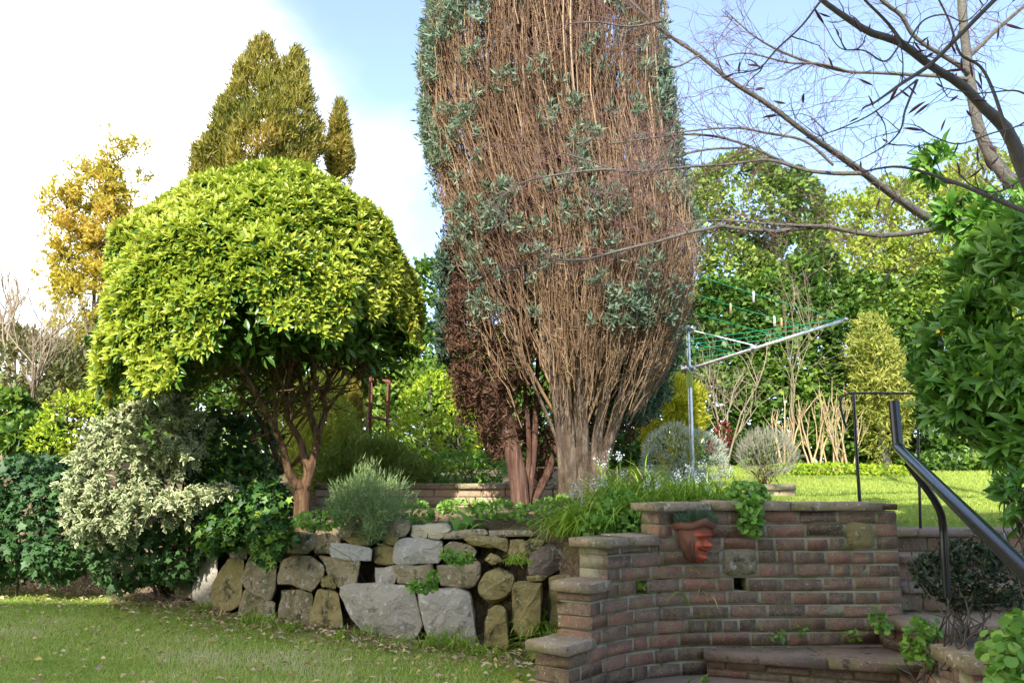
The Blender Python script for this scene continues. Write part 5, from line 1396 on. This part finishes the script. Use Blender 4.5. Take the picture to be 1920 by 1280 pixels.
# ------------------------------------------------------------------ railings
rail = thing('handrail', P(1770, 1030, 3.5) * [1, 1, 0] + [0, 0, .3], 'thick glossy black tubular handrail sloping down beside the steps', 'handrail')
a = Acc(); h0 = P(1684, 838, 3.7); h1 = P(1965, 1112, 1.9)
mid_ = spline(np.array([h0, h0 * .7 + h1 * .3, h0 * .4 + h1 * .6, h1]), 12)
tubes(a, mid_, np.full(12, .0225), 20)
a.make('rail', M['black_paint'], rail, smooth=True)
a = Acc(); e1 = P(1676, 752, 3.72)
tubes(a, np.stack([h0 + [0, 0, -.012], (h0 + e1) / 2, e1]), np.full(3, .0225), 18)
ring = e1 + .0225 * np.stack([np.cos(np.linspace(0, 6.283, 18, endpoint=False)), np.sin(np.linspace(0, 6.283, 18, endpoint=False)), 0 * np.arange(18)], 1)
a.add(np.concatenate([[e1], ring]), np.array([[0, 1 + i, 1 + (i + 1) % 18] for i in range(18)]))
a.make('upright_end', M['black_paint'], rail, smooth=True)
a = Acc(); sp_ = spline(np.array([P(1702, 868, 3.6), P(1730, 905, 3.62), P(1755, 942, 3.66), P(1767, 975, 3.7), P(1771, 1040, 3.7), P(1776, 1120, 3.7)]), 20)
tubes(a, sp_, np.full(20, .0165), 12); a.make('post', M['black_paint'], rail, smooth=True)
a = Acc(); b0, b1 = P(1840, 1005, 2.55), P(2000, 1190, 1.95)
tubes(a, spline(np.array([P(1872, 1000, 2.6), P(1880, 1032, 2.58), P(1905, 1065, 2.45), P(1960, 1125, 2.2), P(1990, 1250, 2.1), P(1996, 1420, 2.1)]), 20), np.full(20, .017), 12); a.make('post', M['black_paint'], rail, smooth=True)
r2 = thing('lawn_railing', P(1612, 940, 5.7), 'thin black railing on a slim post at the top of the steps', 'railing')
a = Acc(); tubes(a, np.stack([P(1613, 950, 5.6), P(1606, 850, 5.6), P(1600, 738, 5.6)]), np.full(3, .011), 10); a.make('post', M['black_paint'], r2, smooth=True)
a = Acc(); tubes(a, spline(np.array([P(1587, 802, 5.62), P(1580, 780, 5.62), P(1576, 752, 5.62), P(1586, 739, 5.6), P(1600, 737, 5.6), P(1680, 737, 5.6), P(1760, 738, 5.6), P(1850, 740, 5.6)]), 28), np.full(28, .008), 8); a.make('rail', M['black_paint'], r2, smooth=True)
a = Acc(); tubes(a, np.stack([P(1720, 738, 5.6), P(1722, 850, 5.6), P(1726, 990, 5.6)]), np.full(3, .009), 8); a.make('post', M['black_paint'], r2, smooth=True)

# ------------------------------------------------------------------ rotary clothes airer
mb = P(1299, 905, 9.0); mb[2] = float(zg(mb[0], mb[1]))
mt_ = P(1296, 614, 9.0)
air = thing('rotary_airer', mb, 'grey metal rotary clothes airer with green lines on the upper lawn', 'clothes airer')
hubz = P(1297, 692, 9.0)[2]; capz = mt_[2]
a = Acc(); tubes(a, np.stack([mb - [0, 0, .1], [mb[0], mb[1], P(1297, 724, 9)[2]]]), np.full(2, .025), 14); a.make('mast', M['galvanised'], air, smooth=True)
a = Acc(); tubes(a, np.stack([[mb[0], mb[1], P(1297, 726, 9)[2]], [mb[0], mb[1], P(1297, 698, 9)[2]]]), np.full(2, .036), 14); a.make('sleeve', M['sleeve'], air, smooth=True)
a = Acc(); tubes(a, np.stack([[mb[0], mb[1], P(1297, 698, 9)[2]], [mb[0], mb[1], capz]]), np.full(2, .021), 12); a.make('inner_mast', M['galvanised'], air, smooth=True)
hub = np.array([mb[0], mb[1], hubz]); cap = np.array([mb[0], mb[1], capz - .02])
for c_, nm_ in ((hub, 'hub'), (cap, 'top_hub')):
    a = Acc()
    for ang in (0, 2.1, 4.2):
        v_, f_ = box_VF(-.085, .085, -.014, .014, -.03, .03)
        cc_, ss_ = math.cos(ang), math.sin(ang)
        v_ = np.stack([v_[:, 0] * cc_ - v_[:, 1] * ss_, v_[:, 0] * ss_ + v_[:, 1] * cc_, v_[:, 2] + ang * .0008], 1) + c_
        a.add(v_, f_)
    tubes(a, np.stack([c_ - [0, 0, .04], c_ + [0, 0, .04]]), np.full(2, .034), 12)
    a.make(nm_, M['galvanised'], air)
tipR = P(1586, 599, 8.5)
Lr = tipR - hub
def rotz(v, ang): return np.array([v[0] * math.cos(ang) - v[1] * math.sin(ang), v[0] * math.sin(ang) + v[1] * math.cos(ang), v[2]])
dirs = [Lr, P(1240, 492, 7.4) - hub, rotz(Lr, math.radians(132))]
for k, dv in enumerate(dirs):
    t = nrm(dv); side = nrm(np.cross(t, [0, 0, 1])); upv = np.cross(side, t)
    v_, f_ = box_VF(0, 1, -.013, .013, -.016, .016)
    arm = build('arm', hub + v_[:, :1] * dv + v_[:, 1:2] * side + v_[:, 2:] * upv, f_, M['alu'], air)
    ap = hub + dv * .43
    a = Acc(); tubes(a, np.stack([cap, ap + [0, 0, .03]]), np.full(2, .008), 8); a.make('strut', M['alu'], air, smooth=True)
    v_, f_ = box_VF(-.035, .035, -.022, .022, -.028, .036)
    build('bracket', ap + v_[:, :1] * t + v_[:, 1:2] * side + v_[:, 2:] * upv, f_, M['galvanised'], air)
    v_, f_ = box_VF(-.01, .02, -.016, .016, -.019, .019)
    build('end_cap', hub + dv + v_[:, :1] * t + v_[:, 1:2] * side + v_[:, 2:] * upv, f_, M['galvanised'], arm)
linepts = {}
for i, j in ((0, 1), (1, 2), (2, 0)):
    for f in (.98, .80, .62, .44, .30):
        A, B = hub + dirs[i] * f + [0, 0, .02], hub + dirs[j] * f + [0, 0, .02]
        u = np.linspace(0, 1, 12)[:, None]
        pts = A + (B - A) * u - np.array([0, 0, 1]) * (np.sin(u * math.pi) * .025 * f)
        a = Acc(); tubes(a, pts, np.full(12, .0030), 5); a.make('line', M['green_line'], air)
        linepts[(i, j, f)] = pts
def peg(px, py, key, mt, lab):
    pts = linepts[key]; uu_ = np.linspace(0, 1, 60)
    q = np.stack([np.interp(uu_, np.linspace(0, 1, 12), pts[:, c]) for c in range(3)], 1)
    x_, y_, _ = proj(q); c = q[np.argmin(np.abs(x_ - px))]
    root = thing('clothes_peg', c, lab, 'clothes peg')
    for s_ in (-1, 1):
        v_, f_ = box_VF(-.006, .006, s_ * .008 - .004, s_ * .008 + .004, -.085, .02)
        v_[:, 1] += np.where(v_[:, 2] < 0, s_ * .005, 0)
        build('prong', v_ + c, f_, M[mt], root)
    a = Acc(); tubes(a, np.stack([c + [-.009, 0, -.012], c + [.009, 0, -.012]]), np.full(2, .006), 8); a.make('spring', M['wire'], root)
peg(1412, 552, (0, 1, .98), 'peg_white', 'white clothes peg alone on the outermost green line')
peg(1371, 578, (0, 1, .80), 'peg_wood', 'wooden clothes peg beside the vase shaped conifer on a green line')
peg(1452, 602, (0, 1, .80), 'peg_white', 'white clothes peg hanging next to a wooden peg')
peg(1464, 604, (0, 1, .80), 'peg_wood', 'wooden clothes peg hanging next to a white peg')

# ------------------------------------------------------------------ rusty trellis with canes
tl = P(705, 840, 9.6); tl[2] = float(zg(tl[0], tl[1]))
tre = thing('rusty_trellis', tl, 'rusty metal trellis frame standing beside the lime green shrub', 'trellis')
def bar(name, A, B, r, mat, root, S=6):
    a = Acc(); tubes(a, np.stack([A, (A + B) / 2, B]), np.full(3, r), S); return a.make(name, M[mat], root)
zbt = tl[2] - .05
def at(px, py, d): return P(px, py, d)
fl_, fr_ = at(694, 712, 9.6), at(731, 716, 9.6)
bl_, br_ = at(697, 710, 9.9), at(728, 714, 9.9)
for p_, fx_ in ((fl_, 690), (fr_, 724), (bl_, 694), (br_, 722)):
    q_ = P(fx_, 860, p_[1]); q_[2] = zbt; bar('post', p_ + [0, 0, .03], q_, .014, 'rust', tre)
for A, B in ((fl_, fr_), (bl_, br_), (fl_, bl_), (fr_, br_)): bar('rail', A, B, .013, 'rust', tre)
for A, B in ((at(691, 782, 9.6), at(727, 788, 9.6)), (at(694, 780, 9.9), at(725, 786, 9.9)), (at(691, 782, 9.6), at(694, 780, 9.9))): bar('rail', A, B, .011, 'rust', tre)
for k, (A, B) in enumerate([((681, 745), (704, 830)), ((690, 765), (678, 835)), ((689, 790), (703, 838)), ((728, 815), (722, 845))]):
    c0, c1 = P(*A, 9.45), P(*B, 9.45); c1[2] = float(zg(c1[0], c1[1])) - .03
    r_ = thing('garden_cane', c1, ['long bamboo cane crossing the left post of the rusty trellis', 'upright bamboo cane left of the rusty trellis', 'short bamboo cane under the trellis rail', 'pale stub of cane at the right foot of the rusty trellis'][k], 'cane')
    bar('stick', c0, c1, .007, 'cane', r_, 5)
pg = thing('pampas_plume', P(655, 760, 10.2) * [1, 1, 0] + [0, 0, .95], 'feathery beige grass plume beside the rusty trellis', 'plant')
a = Acc(); pc = P(655, 735, 10.2); n = 260
inst(a, T_BLADE, pc + rv(n, .02) + np.array([.02, 0, 0]), rv(n, .22) + [.25, 0, 1], rv(n), .22 * rs.uniform(.6, 1.2, n), .006, rnd=rs.rand(n)); a.make('plume', M['dry_leaf'], pg, kind='stuff')
a = Acc(); tubes(a, np.stack([WL[pg.name], pc]), np.array([.006, .004]), 5); a.make('stem', M['cane'], pg)
gw = thing('guy_wire', P(735, 790, 9.3), 'thin pale guy wire slanting across the lime green shrub', 'wire')
bar('strand', P(728, 785, 9.3), P(835, 862, 8.9), .0028, 'wire', gw, 4)

# ------------------------------------------------------------------ bare trees overhead at the right
def cropM(L): return [(1240 + x / 2.782, x2 / 2.782) for x, x2 in L]
def limb(acc, L, d, w, K=26, S=7): return px_tube(acc, L, d, w, K=K, S=S)
grey_base = np.array([P(1990, 700, 6.2)[0], 6.2, 0.0]); grey_base[2] = float(zg(grey_base[0], grey_base[1])) - .05
grey = thing('grey_bare_tree', grey_base, 'smooth grey barked leafless tree spreading long horizontal branches from the right', 'tree')
a = Acc(); GB = []
GB.append(limb(a, [(1801, -120), (1803, 0), (1811, 90), (1829, 216), (1851, 280), (1880, 323), (1925, 380), (1965, 520)], 6.2, [17, 18, 19, 24, 30, 36]))
q = spline(np.array([P(1962, 500, 6.2), P(1980, 650, 6.2), grey_base]), 10); tubes(a, q, np.linspace(.07, .10, 10), 10)
GB.append(limb(a, [(1812, 110), (1829, 95), (1870, 55), (1920, 11), (1990, -60)], 6.2, [10, 8, 6]))
GB.append(limb(a, [(1818, 142), (1797, 122), (1718, 72), (1690, 30), (1653, 0), (1600, -60)], [6.2, 6.0, 5.8], [11, 9, 6]))
GB.append(limb(a, [(1930, 470), (1837, 453), (1754, 417), (1671, 363), (1614, 320), (1563, 284), (1510, 248), (1438, 194), (1369, 151), (1312, 104), (1240, 57), (1180, 0), (1120, -50)], [6.1, 5.3, 4.9, 4.8], [24, 17, 13, 10, 7, 4]))
GB.append(limb(a, [(1614, 325), (1563, 325), (1506, 318), (1456, 298), (1412, 277), (1348, 257), (1276, 252), (1200, 262), (1140, 270)], [5.0, 4.9, 4.8], [9, 7, 5, 3]))
GB.append(limb(a, [(1506, 318), (1440, 300), (1370, 308), (1300, 312), (1200, 322), (1128, 318), (1014, 333), (951, 354)], [4.95, 4.8, 4.7], [7, 6, 5, 2]))
GB.append(limb(a, [(1412, 277), (1330, 280), (1260, 296), (1190, 326), (1100, 300), (1050, 285)], [4.9, 4.7], [5, 4, 2]))
GB.append(limb(a, [(1960, 470), (1920, 442), (1850, 425), (1797, 415), (1743, 431), (1653, 442), (1581, 431), (1538, 424), (1438, 435), (1348, 424), (1240, 451), (1160, 470), (1086, 489), (1010, 485), (921, 527)], [5.6, 5.0, 4.7, 4.6], [22, 16, 11, 9, 7, 5, 2]))
GB.append(limb(a, [(1538, 424), (1440, 420), (1390, 415), (1330, 413), (1250, 425)], [4.8, 4.8], [6, 5, 2]))
GB.append(limb(a, [(1818, 150), (1772, 144), (1653, 137), (1581, 133), (1492, 108), (1420, 72), (1360, 20)], [6.2, 5.9, 5.7], [9, 7, 5, 2]))
GB.append(limb(a, [(1600, 137), (1540, 120), (1480, 118), (1400, 100), (1340, 110)], [5.9, 5.7], [5, 4, 2]))
GB.append(limb(a, [(1240, 40), (1180, 50), (1120, 42), (1060, 45)], [4.8, 4.7], [5, 4, 2]))
GB.append(limb(a, [(1312, 104), (1260, 125), (1225, 80), (1210, 50)], [4.8, 4.7], [4, 3, 2]))
GB.append(limb(a, [(1563, 310), (1510, 265), (1440, 250), (1380, 240), (1300, 245), (1230, 255)], [4.9, 4.8], [6, 5, 2]))
a.make('trunk', M['bark_grey'], grey, smooth=True)
def twiglets(branches, per, Lr, r, levels=2, zup_=.0, left=-.5, tips=None, skip=.25, spread=.55):
    a = Acc()
    for q in branches:
        n = len(q); ln = np.linalg.norm(q[-1, :3] - q[0, :3])
        for _ in range(int(per * ln)):
            i = int(random.uniform(skip, 1) * (n - 1))
            t = nrm(q[min(i + 1, n - 1), :3] - q[max(i - 1, 0), :3])
            dv = nrm(t * .6 + rs.randn(3) * [.7, .5, .6] + [left * .3, 0, zup_])
            branch_tree(a, q[i, :3], dv, random.uniform(*Lr), r * random.uniform(.6, 1.2), levels, K=5, spread=spread, wob=.22, ratio=.7, kids=(2, 3), up=.02, S=3, tips=tips, minr=.0012)
    return a
twiglets(GB, 20, (.15, .38), .0030, 2).make('twig', M['twig_pink'], grey, kind='stuff')

nb0 = np.array([2.75, 3.6, 0.0]); nb0[2] = float(zg(nb0[0], nb0[1])) - .05
mag = thing('budding_magnolia', nb0, 'dark barked leafless tree with long dark red buds overhanging from the right', 'tree')
a = Acc(); MB = []
E = limb(a, [(2060, 700), (1990, 480), (1920, 320), (1887, 244), (1844, 201), (1801, 158), (1743, 122), (1686, 79), (1632, 61), (1585, 32), (1535, -5), (1480, -60)], [3.5, 3.3, 3.1, 3.0], [34, 30, 22, 18, 16, 12, 9]); MB.append(E)
q = spline(np.array([E[0, :3], (E[0, :3] * .5 + nb0 * .5) + [.04, 0, 0], nb0]), 8); tubes(a, q, np.linspace(.036, .055, 8), 9)
MB.append(limb(a, [(1990, -120), (1865, 0), (1801, 65), (1743, 122), (1693, 155), (1665, 175), (1635, 196)], [2.9, 3.0, 2.9], [10, 9, 7, 4]))
MB.append(limb(a, [(1560, -25), (1535, 7), (1502, 50), (1456, 93), (1427, 126), (1400, 135), (1377, 138)], [2.9, 2.8], [5, 4, 3, 2]))
MB.append(limb(a, [(1720, 150), (1697, 208), (1690, 240), (1671, 265), (1640, 285), (1600, 305)], [3.0, 2.9], [5, 4, 3, 1.5]))
MB.append(limb(a, [(1621, 0), (1664, 43), (1690, 78)], [2.9, 3.0], [5, 6, 8]))
MB.append(limb(a, [(1720, 150), (1640, 210), (1590, 235), (1530, 258)], [3.0, 2.85], [4, 3, 2]))
MB.append(limb(a, [(1960, 405), (1920, 395), (1851, 367), (1779, 338), (1689, 313), (1614, 322)], [3.2, 3.3, 3.4], [12, 10, 8, 6, 3]))
MB.append(limb(a, [(1887, 244), (1862, 170), (1838, 125), (1800, 100), (1780, 40), (1750, -20)], [3.0, 3.0], [8, 6, 5, 4]))
MB.append(limb(a, [(1930, 180), (1900, 170), (1830, 175), (1770, 165)], [3.0, 2.9], [4, 3, 2]))
MB.append(limb(a, [(1960, 320), (1920, 335), (1870, 360), (1830, 352), (1800, 330)], [3.1, 3.0], [5, 4, 2]))
MB.append(limb(a, [(1950, 180), (1920, 230), (1860, 250), (1800, 270), (1760, 260), (1730, 245)], [3.0, 2.9], [4, 3, 2]))
MB.append(limb(a, [(1690, 80), (1660, 115), (1620, 95), (1575, 90), (1545, 45)], [3.0, 2.9], [4, 3, 1.5]))
MB.append(limb(a, [(1700, 85), (1730, 40), (1770, 28), (1810, 40), (1850, 5)], [3.0, 2.9], [4, 3, 2]))
a.make('trunk', M['bark_dark'], mag, smooth=True)
tips = []
twiglets(MB, 8, (.06, .16), .0032, 1, tips=tips, left=-.3).make('twig', M['bark_dark'], mag, kind='stuff')
# long pointed buds, each its own piece
bu = np.linspace(0, 1, 8); br = .5 * np.sin(np.pi * bu ** .8) ** .8; br[0] = .12; br[-1] = .02
ba = Acc(); tubes(ba, np.stack([.08 * np.sin(bu * 2.2), 0 * bu, bu], 1), br * .15, 7)
bm = [make_mesh('bud', np.concatenate(ba.V), [np.concatenate(f) for f in ba.F.values()], M['bud'], {'rnd': np.full(ba.n, v)}, True) for v in (.2, .7)]
bt = [(q[-1, :3], nrm(q[-1, :3] - q[-4, :3])) for q in MB[1:]] + random.sample(tips, min(70, len(tips)))
for p_, dv in bt:
    zax = nrm(dv + rs.randn(3) * .35 + [0, 0, .1]); xax = nrm(np.cross(zax, rs.randn(3))); yax = np.cross(zax, xax)
    Lb = random.uniform(.045, .078); M4 = np.eye(4); M4[:3, 0], M4[:3, 1], M4[:3, 2], M4[:3, 3] = xax * Lb, yax * Lb, zax * Lb, p_
    place('bud', random.choice(bm), Matrix(M4.tolist()), mag)

# dead tangle of twigs beside the conifer
bare_tree('dead_shrub', 'tangle of pale dead branches in front of the ivy clad tree', (1345, 700), 12.2, 2.2, 3, 'twig_pale', 4, .5, .02, (.35, 0), L0=.42)

# ------------------------------------------------------------------ glossy leaved shrub at the right
def leafy_near(name, label, L, n, nparts, leafL, leafW, mat, base, T=T_LANCE, stem_r=.015, k=6, cat='shrub', bark='bark_dark', lump=.2, depth=.2):
    lobes = lobes_px(L)
    root = thing(name, base, label, cat)
    pos, nor = sample_lobes(lobes, n, lump, 5, depth, zmin=.05)
    pos_p, nor_p = sample_lobes(lobes, max(nparts // k, 1) * 4, lump, 5, .02, back=-.1, zmin=.05)
    sel = rs.choice(len(pos_p), min(len(pos_p), nparts // k), replace=False)
    a = Acc()
    nm_ = nrm(nor + rv(len(pos), .45) + [0, 0, .35])
    whorl(a, pos, nm_, k, .4, 1.3, leafL, leafW, T, np.clip(.42 + .25 * noise3(pos, 4), .05, .95))
    a.make('foliage', M[mat], root, kind='stuff')
    lms = [leaf_mesh('leaf', T, mat, v) for v in (.3, .45, .6, .75, .9)]
    st_ = []; whorl(Acc(), pos_p[sel], nrm(nor_p[sel] + [0, 0, .4]), k, .4, 1.25, leafL * 1.05, leafW * 1.05, T, .5, st_)
    for (po, ax, up_, Lf, Wf) in st_:
        for i in range(len(po)): place('leaf', random.choice(lms), leaf_matrix(po[i], ax[i], up_[i], Lf[i], Wf[i]), root)
    a = Acc(); tops = np.concatenate([pos[rs.choice(len(pos), min(30, len(pos)), replace=False)], np.array([c for c, r in lobes])])
    stems_to(a, base, tops, stem_r, .003, K=8, wob=.03)
    a.make('stem', M[bark], root, smooth=True)
    return root, pos, nor
gb = np.array([3.3, 4.5, .2])
gs, gpos, gnor = leafy_near('glossy_shrub', 'large shrub with long glossy green leaves and yellow flowers beside the handrail',
    [(1880, 560, 4.5, 85, 100, .35), (1815, 640, 4.6, 62, 60, .3), (1890, 700, 4.4, 85, 100, .35), (1805, 720, 4.5, 60, 52, .3), (1875, 455, 4.6, 45, 45, .25), (1915, 400, 4.6, 40, 40, .2), (1890, 800, 4.3, 45, 36, .25), (1765, 690, 4.6, 28, 40, .2), (1775, 765, 4.5, 28, 24, .2), (1950, 620, 4.3, 90, 220, .4), (1752, 310, 4.9, 18, 22, .1), (1930, 840, 4.2, 50, 30, .2), (1820, 410, 4.8, 50, 30, .2)], 1150, 250, .125, .034, 'glossy', gb, stem_r=.02, k=7)
fx, fy, _ = proj(gpos)
cand = np.where((gnor[:, 1] < -.2) & (fy > 600) & (fy < 800) & (fx < 1900))[0]
for i in rs.choice(cand, 5, replace=False):
    a = Acc(); q = gpos[i] + gnor[i] * .05 + rv(14, .012)
    inst(a, T_ROUND, q, rv(14), rv(14), .022, .02, rnd=rs.rand(14)); a.make('flower', M['berry'], gs)
leafy_near('sprig_shrub', 'sparse leafy sprig poking over the lawn right of the handrail', [(1905, 925, 3.4, 14, 26, .05), (1915, 960, 3.4, 12, 20, .05)], 26, 0, .085, .024, 'glossy', np.array([P(1960, 1000, 3.4)[0], 3.4, .3]), stem_r=.005, k=5, cat='plant')
shrub('box_bush', 'small dark box bush growing beside the steps under the handrail', 'shrub', [(1775, 1082, 4.2, 48, 36, .18), (1825, 1072, 4.15, 52, 44, .2), (1742, 1068, 4.25, 24, 22, .12), (1872, 1088, 4.05, 45, 42, .2), (1805, 1040, 4.2, 40, 20, .15), (1815, 1112, 4.15, 40, 26, .15)], 6500, (.028, .55), 'box_dark', T_LEAF, up=.5, lump=.22, lscale=9, depth=.18, nstem=22, stem_r=.006, base=np.array([P(1810, 1200, 4.1)[0], 4.1, .24]), zmin=.22)
ivy_patch('heart_leaf_climber', 'heart leaved climber spilling over the slab capped pier', [(1890, 1196, 3.55, 30, 20, .1), (1905, 1230, 3.4, 32, 34, .1), (1868, 1222, 3.6, 18, 14, .08), (1895, 1272, 3.4, 40, 22, .1), (1918, 1180, 3.5, 26, 26, .1)], 230, (.045, .98), 'round_leaf', parts=150, T=T_ROUND, cat='climber', base=np.array([2.2, 3.75, .22]), nstem=8, depth=.2, zmin=.02)
ivy_patch('step_weed', 'leafy green weed sprouting between the second step and the pier', [(1722, 1186, 4.35, 18, 14, .05), (1708, 1212, 4.35, 14, 18, .04), (1742, 1176, 4.4, 14, 9, .05), (1730, 1230, 4.3, 9, 12, .03)], 110, (.034, .9), 'round_leaf', parts=70, T=T_ROUND, cat='weed', base=np.array([P(1725, 1220, 4.4)[0], 4.4, .0]), nstem=5, zmin=.0)
ivy_patch('step_weed', 'small weed on the corner of the second step', [(1647, 1155, 4.85, 10, 14, .03), (1655, 1175, 4.8, 8, 10, .03)], 60, (.035, .85), 'round_leaf', T=T_ROUND, cat='weed', nstem=0, zmin=.1)
ivy_patch('step_weed', 'tiny weed against the wall at the back of the lowest step', [(1598, 1190, 4.95, 12, 6, .03), (1500, 1178, 4.98, 8, 8, .02), (1460, 1192, 4.95, 16, 5, .02)], 60, (.035, .6), 'round_leaf', T=T_LEAF, cat='weed', nstem=0, zmin=.13)
rosette_plant('patio_weed', 'pointed leaved weed on the patio in front of the lowest step', 1302, 1250, 4.85, 6, .09, .025, 'round_leaf', T=T_LANCE, cat='weed')
tuft_grass('weep_hole_grass', 'short grass growing out of the weep hole in the brick wall', 1200, 1098, 4.86, 18, .07, z=P(1200, 1102, 4.86)[2], rr=.015)

# ------------------------------------------------------------------ lawns and litter
n = 120000
gxs = rs.uniform(-5.6, .16, n); gys = rs.uniform(3.8, 9.2, n)
k = gys < By(gxs) - .24
dist = By(gxs) - gys - .24
k &= rs.rand(n) < np.clip(.25 + dist * 1.1 + .35 * noise3(np.stack([gxs, gys, 0 * gxs], -1), 3.0), .05, 1)
k &= (gxs < .06 + .04 * np.sin(gys * 9)) 
gxs, gys = gxs[k], gys[k]; n = len(gxs)
pos = np.stack([gxs, gys, zg(gxs, gys) - .002], -1)
a = Acc()
pn = noise3(pos, 2.2, 3.0)
inst(a, T_TRI, pos, np.c_[rs.randn(n, 2) * .55, np.ones(n)], rv(n), (.030 + .012 * pn.clip(-1, 1)) * rs.uniform(.6, 1.4, n), .0058, rnd=np.clip(.45 + .38 * pn + .2 * noise3(pos, 7.0, 1.0) + .2 * rs.randn(n), .01, .99))
tag(a.make('lower_lawn_grass', M['lawn_low']), 'short soft green grass of the lower lawn', 'grass', kind='stuff')
n = 112000
gxs = rs.uniform(1.6, 9.5, n); gys = 5.75 + 8.4 * rs.rand(n) ** 1.25
k = (gys > By(gxs) + .05) & (gxs < gys * .78)
gxs, gys = gxs[k], gys[k]; n = len(gxs)
pos = np.stack([gxs, gys, zg(gxs, gys) - .002], -1)
a = Acc(); pn = noise3(pos, 1.5, 7.0)
inst(a, T_TRI, pos, np.c_[rs.randn(n, 2) * .55, np.ones(n)], rv(n), .024 * rs.uniform(.6, 1.4, n) * (1 + gys * .03), .006 * (1 + gys * .05), rnd=np.clip(.5 + .22 * pn + .2 * rs.randn(n), .01, .99))
tag(a.make('upper_lawn_grass', M['lawn_up']), 'sunlit yellow green grass of the upper lawn', 'grass', kind='stuff')
a = Acc(); n = 2600
lx = rs.uniform(-5.2, .15, n); off = np.abs(rs.randn(n)) * .42
ly = By(lx) - .26 - off; sp2 = rs.rand(n) < .4; ly = np.where(sp2, rs.uniform(4.0, 8.0, n), ly)
k = ly < By(lx) - .2; lx, ly = lx[k], ly[k]; n = len(lx)
inst(a, T_LEAF, np.stack([lx, ly, zg(lx, ly) + rs.uniform(.012, .03, n)], -1), np.c_[rs.randn(n, 2), rs.randn(n) * .25], np.c_[rs.randn(n, 2) * .5, np.ones(n)], rs.uniform(.03, .075, n), rs.uniform(.012, .030, n), rnd=rs.rand(n))
tag(a.make('leaf_litter', M['dry_leaf']), 'scattered dry fallen leaves on the grass along the stone wall', 'leaf litter', kind='stuff')
# twigs and litter under the ivy bank
a = Acc(); n = 260
lx = rs.uniform(-5.2, -2.6, n); ly = By(lx) - .25 - np.abs(rs.randn(n)) * .22
p0 = np.stack([lx, ly, zg(lx, ly) + .01], -1); e = p0 + rv(n, .09) * [1, 1, .5] + [0, .03, .05]
tubes(a, np.stack([p0, (p0 + e) / 2 + rv(n, .012), e], 1), np.tile([.003, .0025, .0015], (n, 1)), 3)
tag(a.make('fallen_twigs', M['twig_pale']), 'thin dead twigs lying under the ivy bank', 'twigs', kind='stuff')
# one big yellow leaf on the bare soil
yl = P(955, 1258, 4.7); yl[2] = .02
root = thing('fallen_leaf', yl, 'large yellow fallen leaf on the soil beside the brick wall', 'leaf')
place('blade', leaf_mesh('blade', T_LEAF, 'dry_leaf', .98), leaf_matrix(yl, np.array([1, .2, .05]), np.array([0, -.3, 1.]), .09, .05), root)
print('objects', len(bpy.data.objects), 'tris ~', sum(len(o.data.polygons) for o in bpy.data.objects if o.type == 'MESH'))
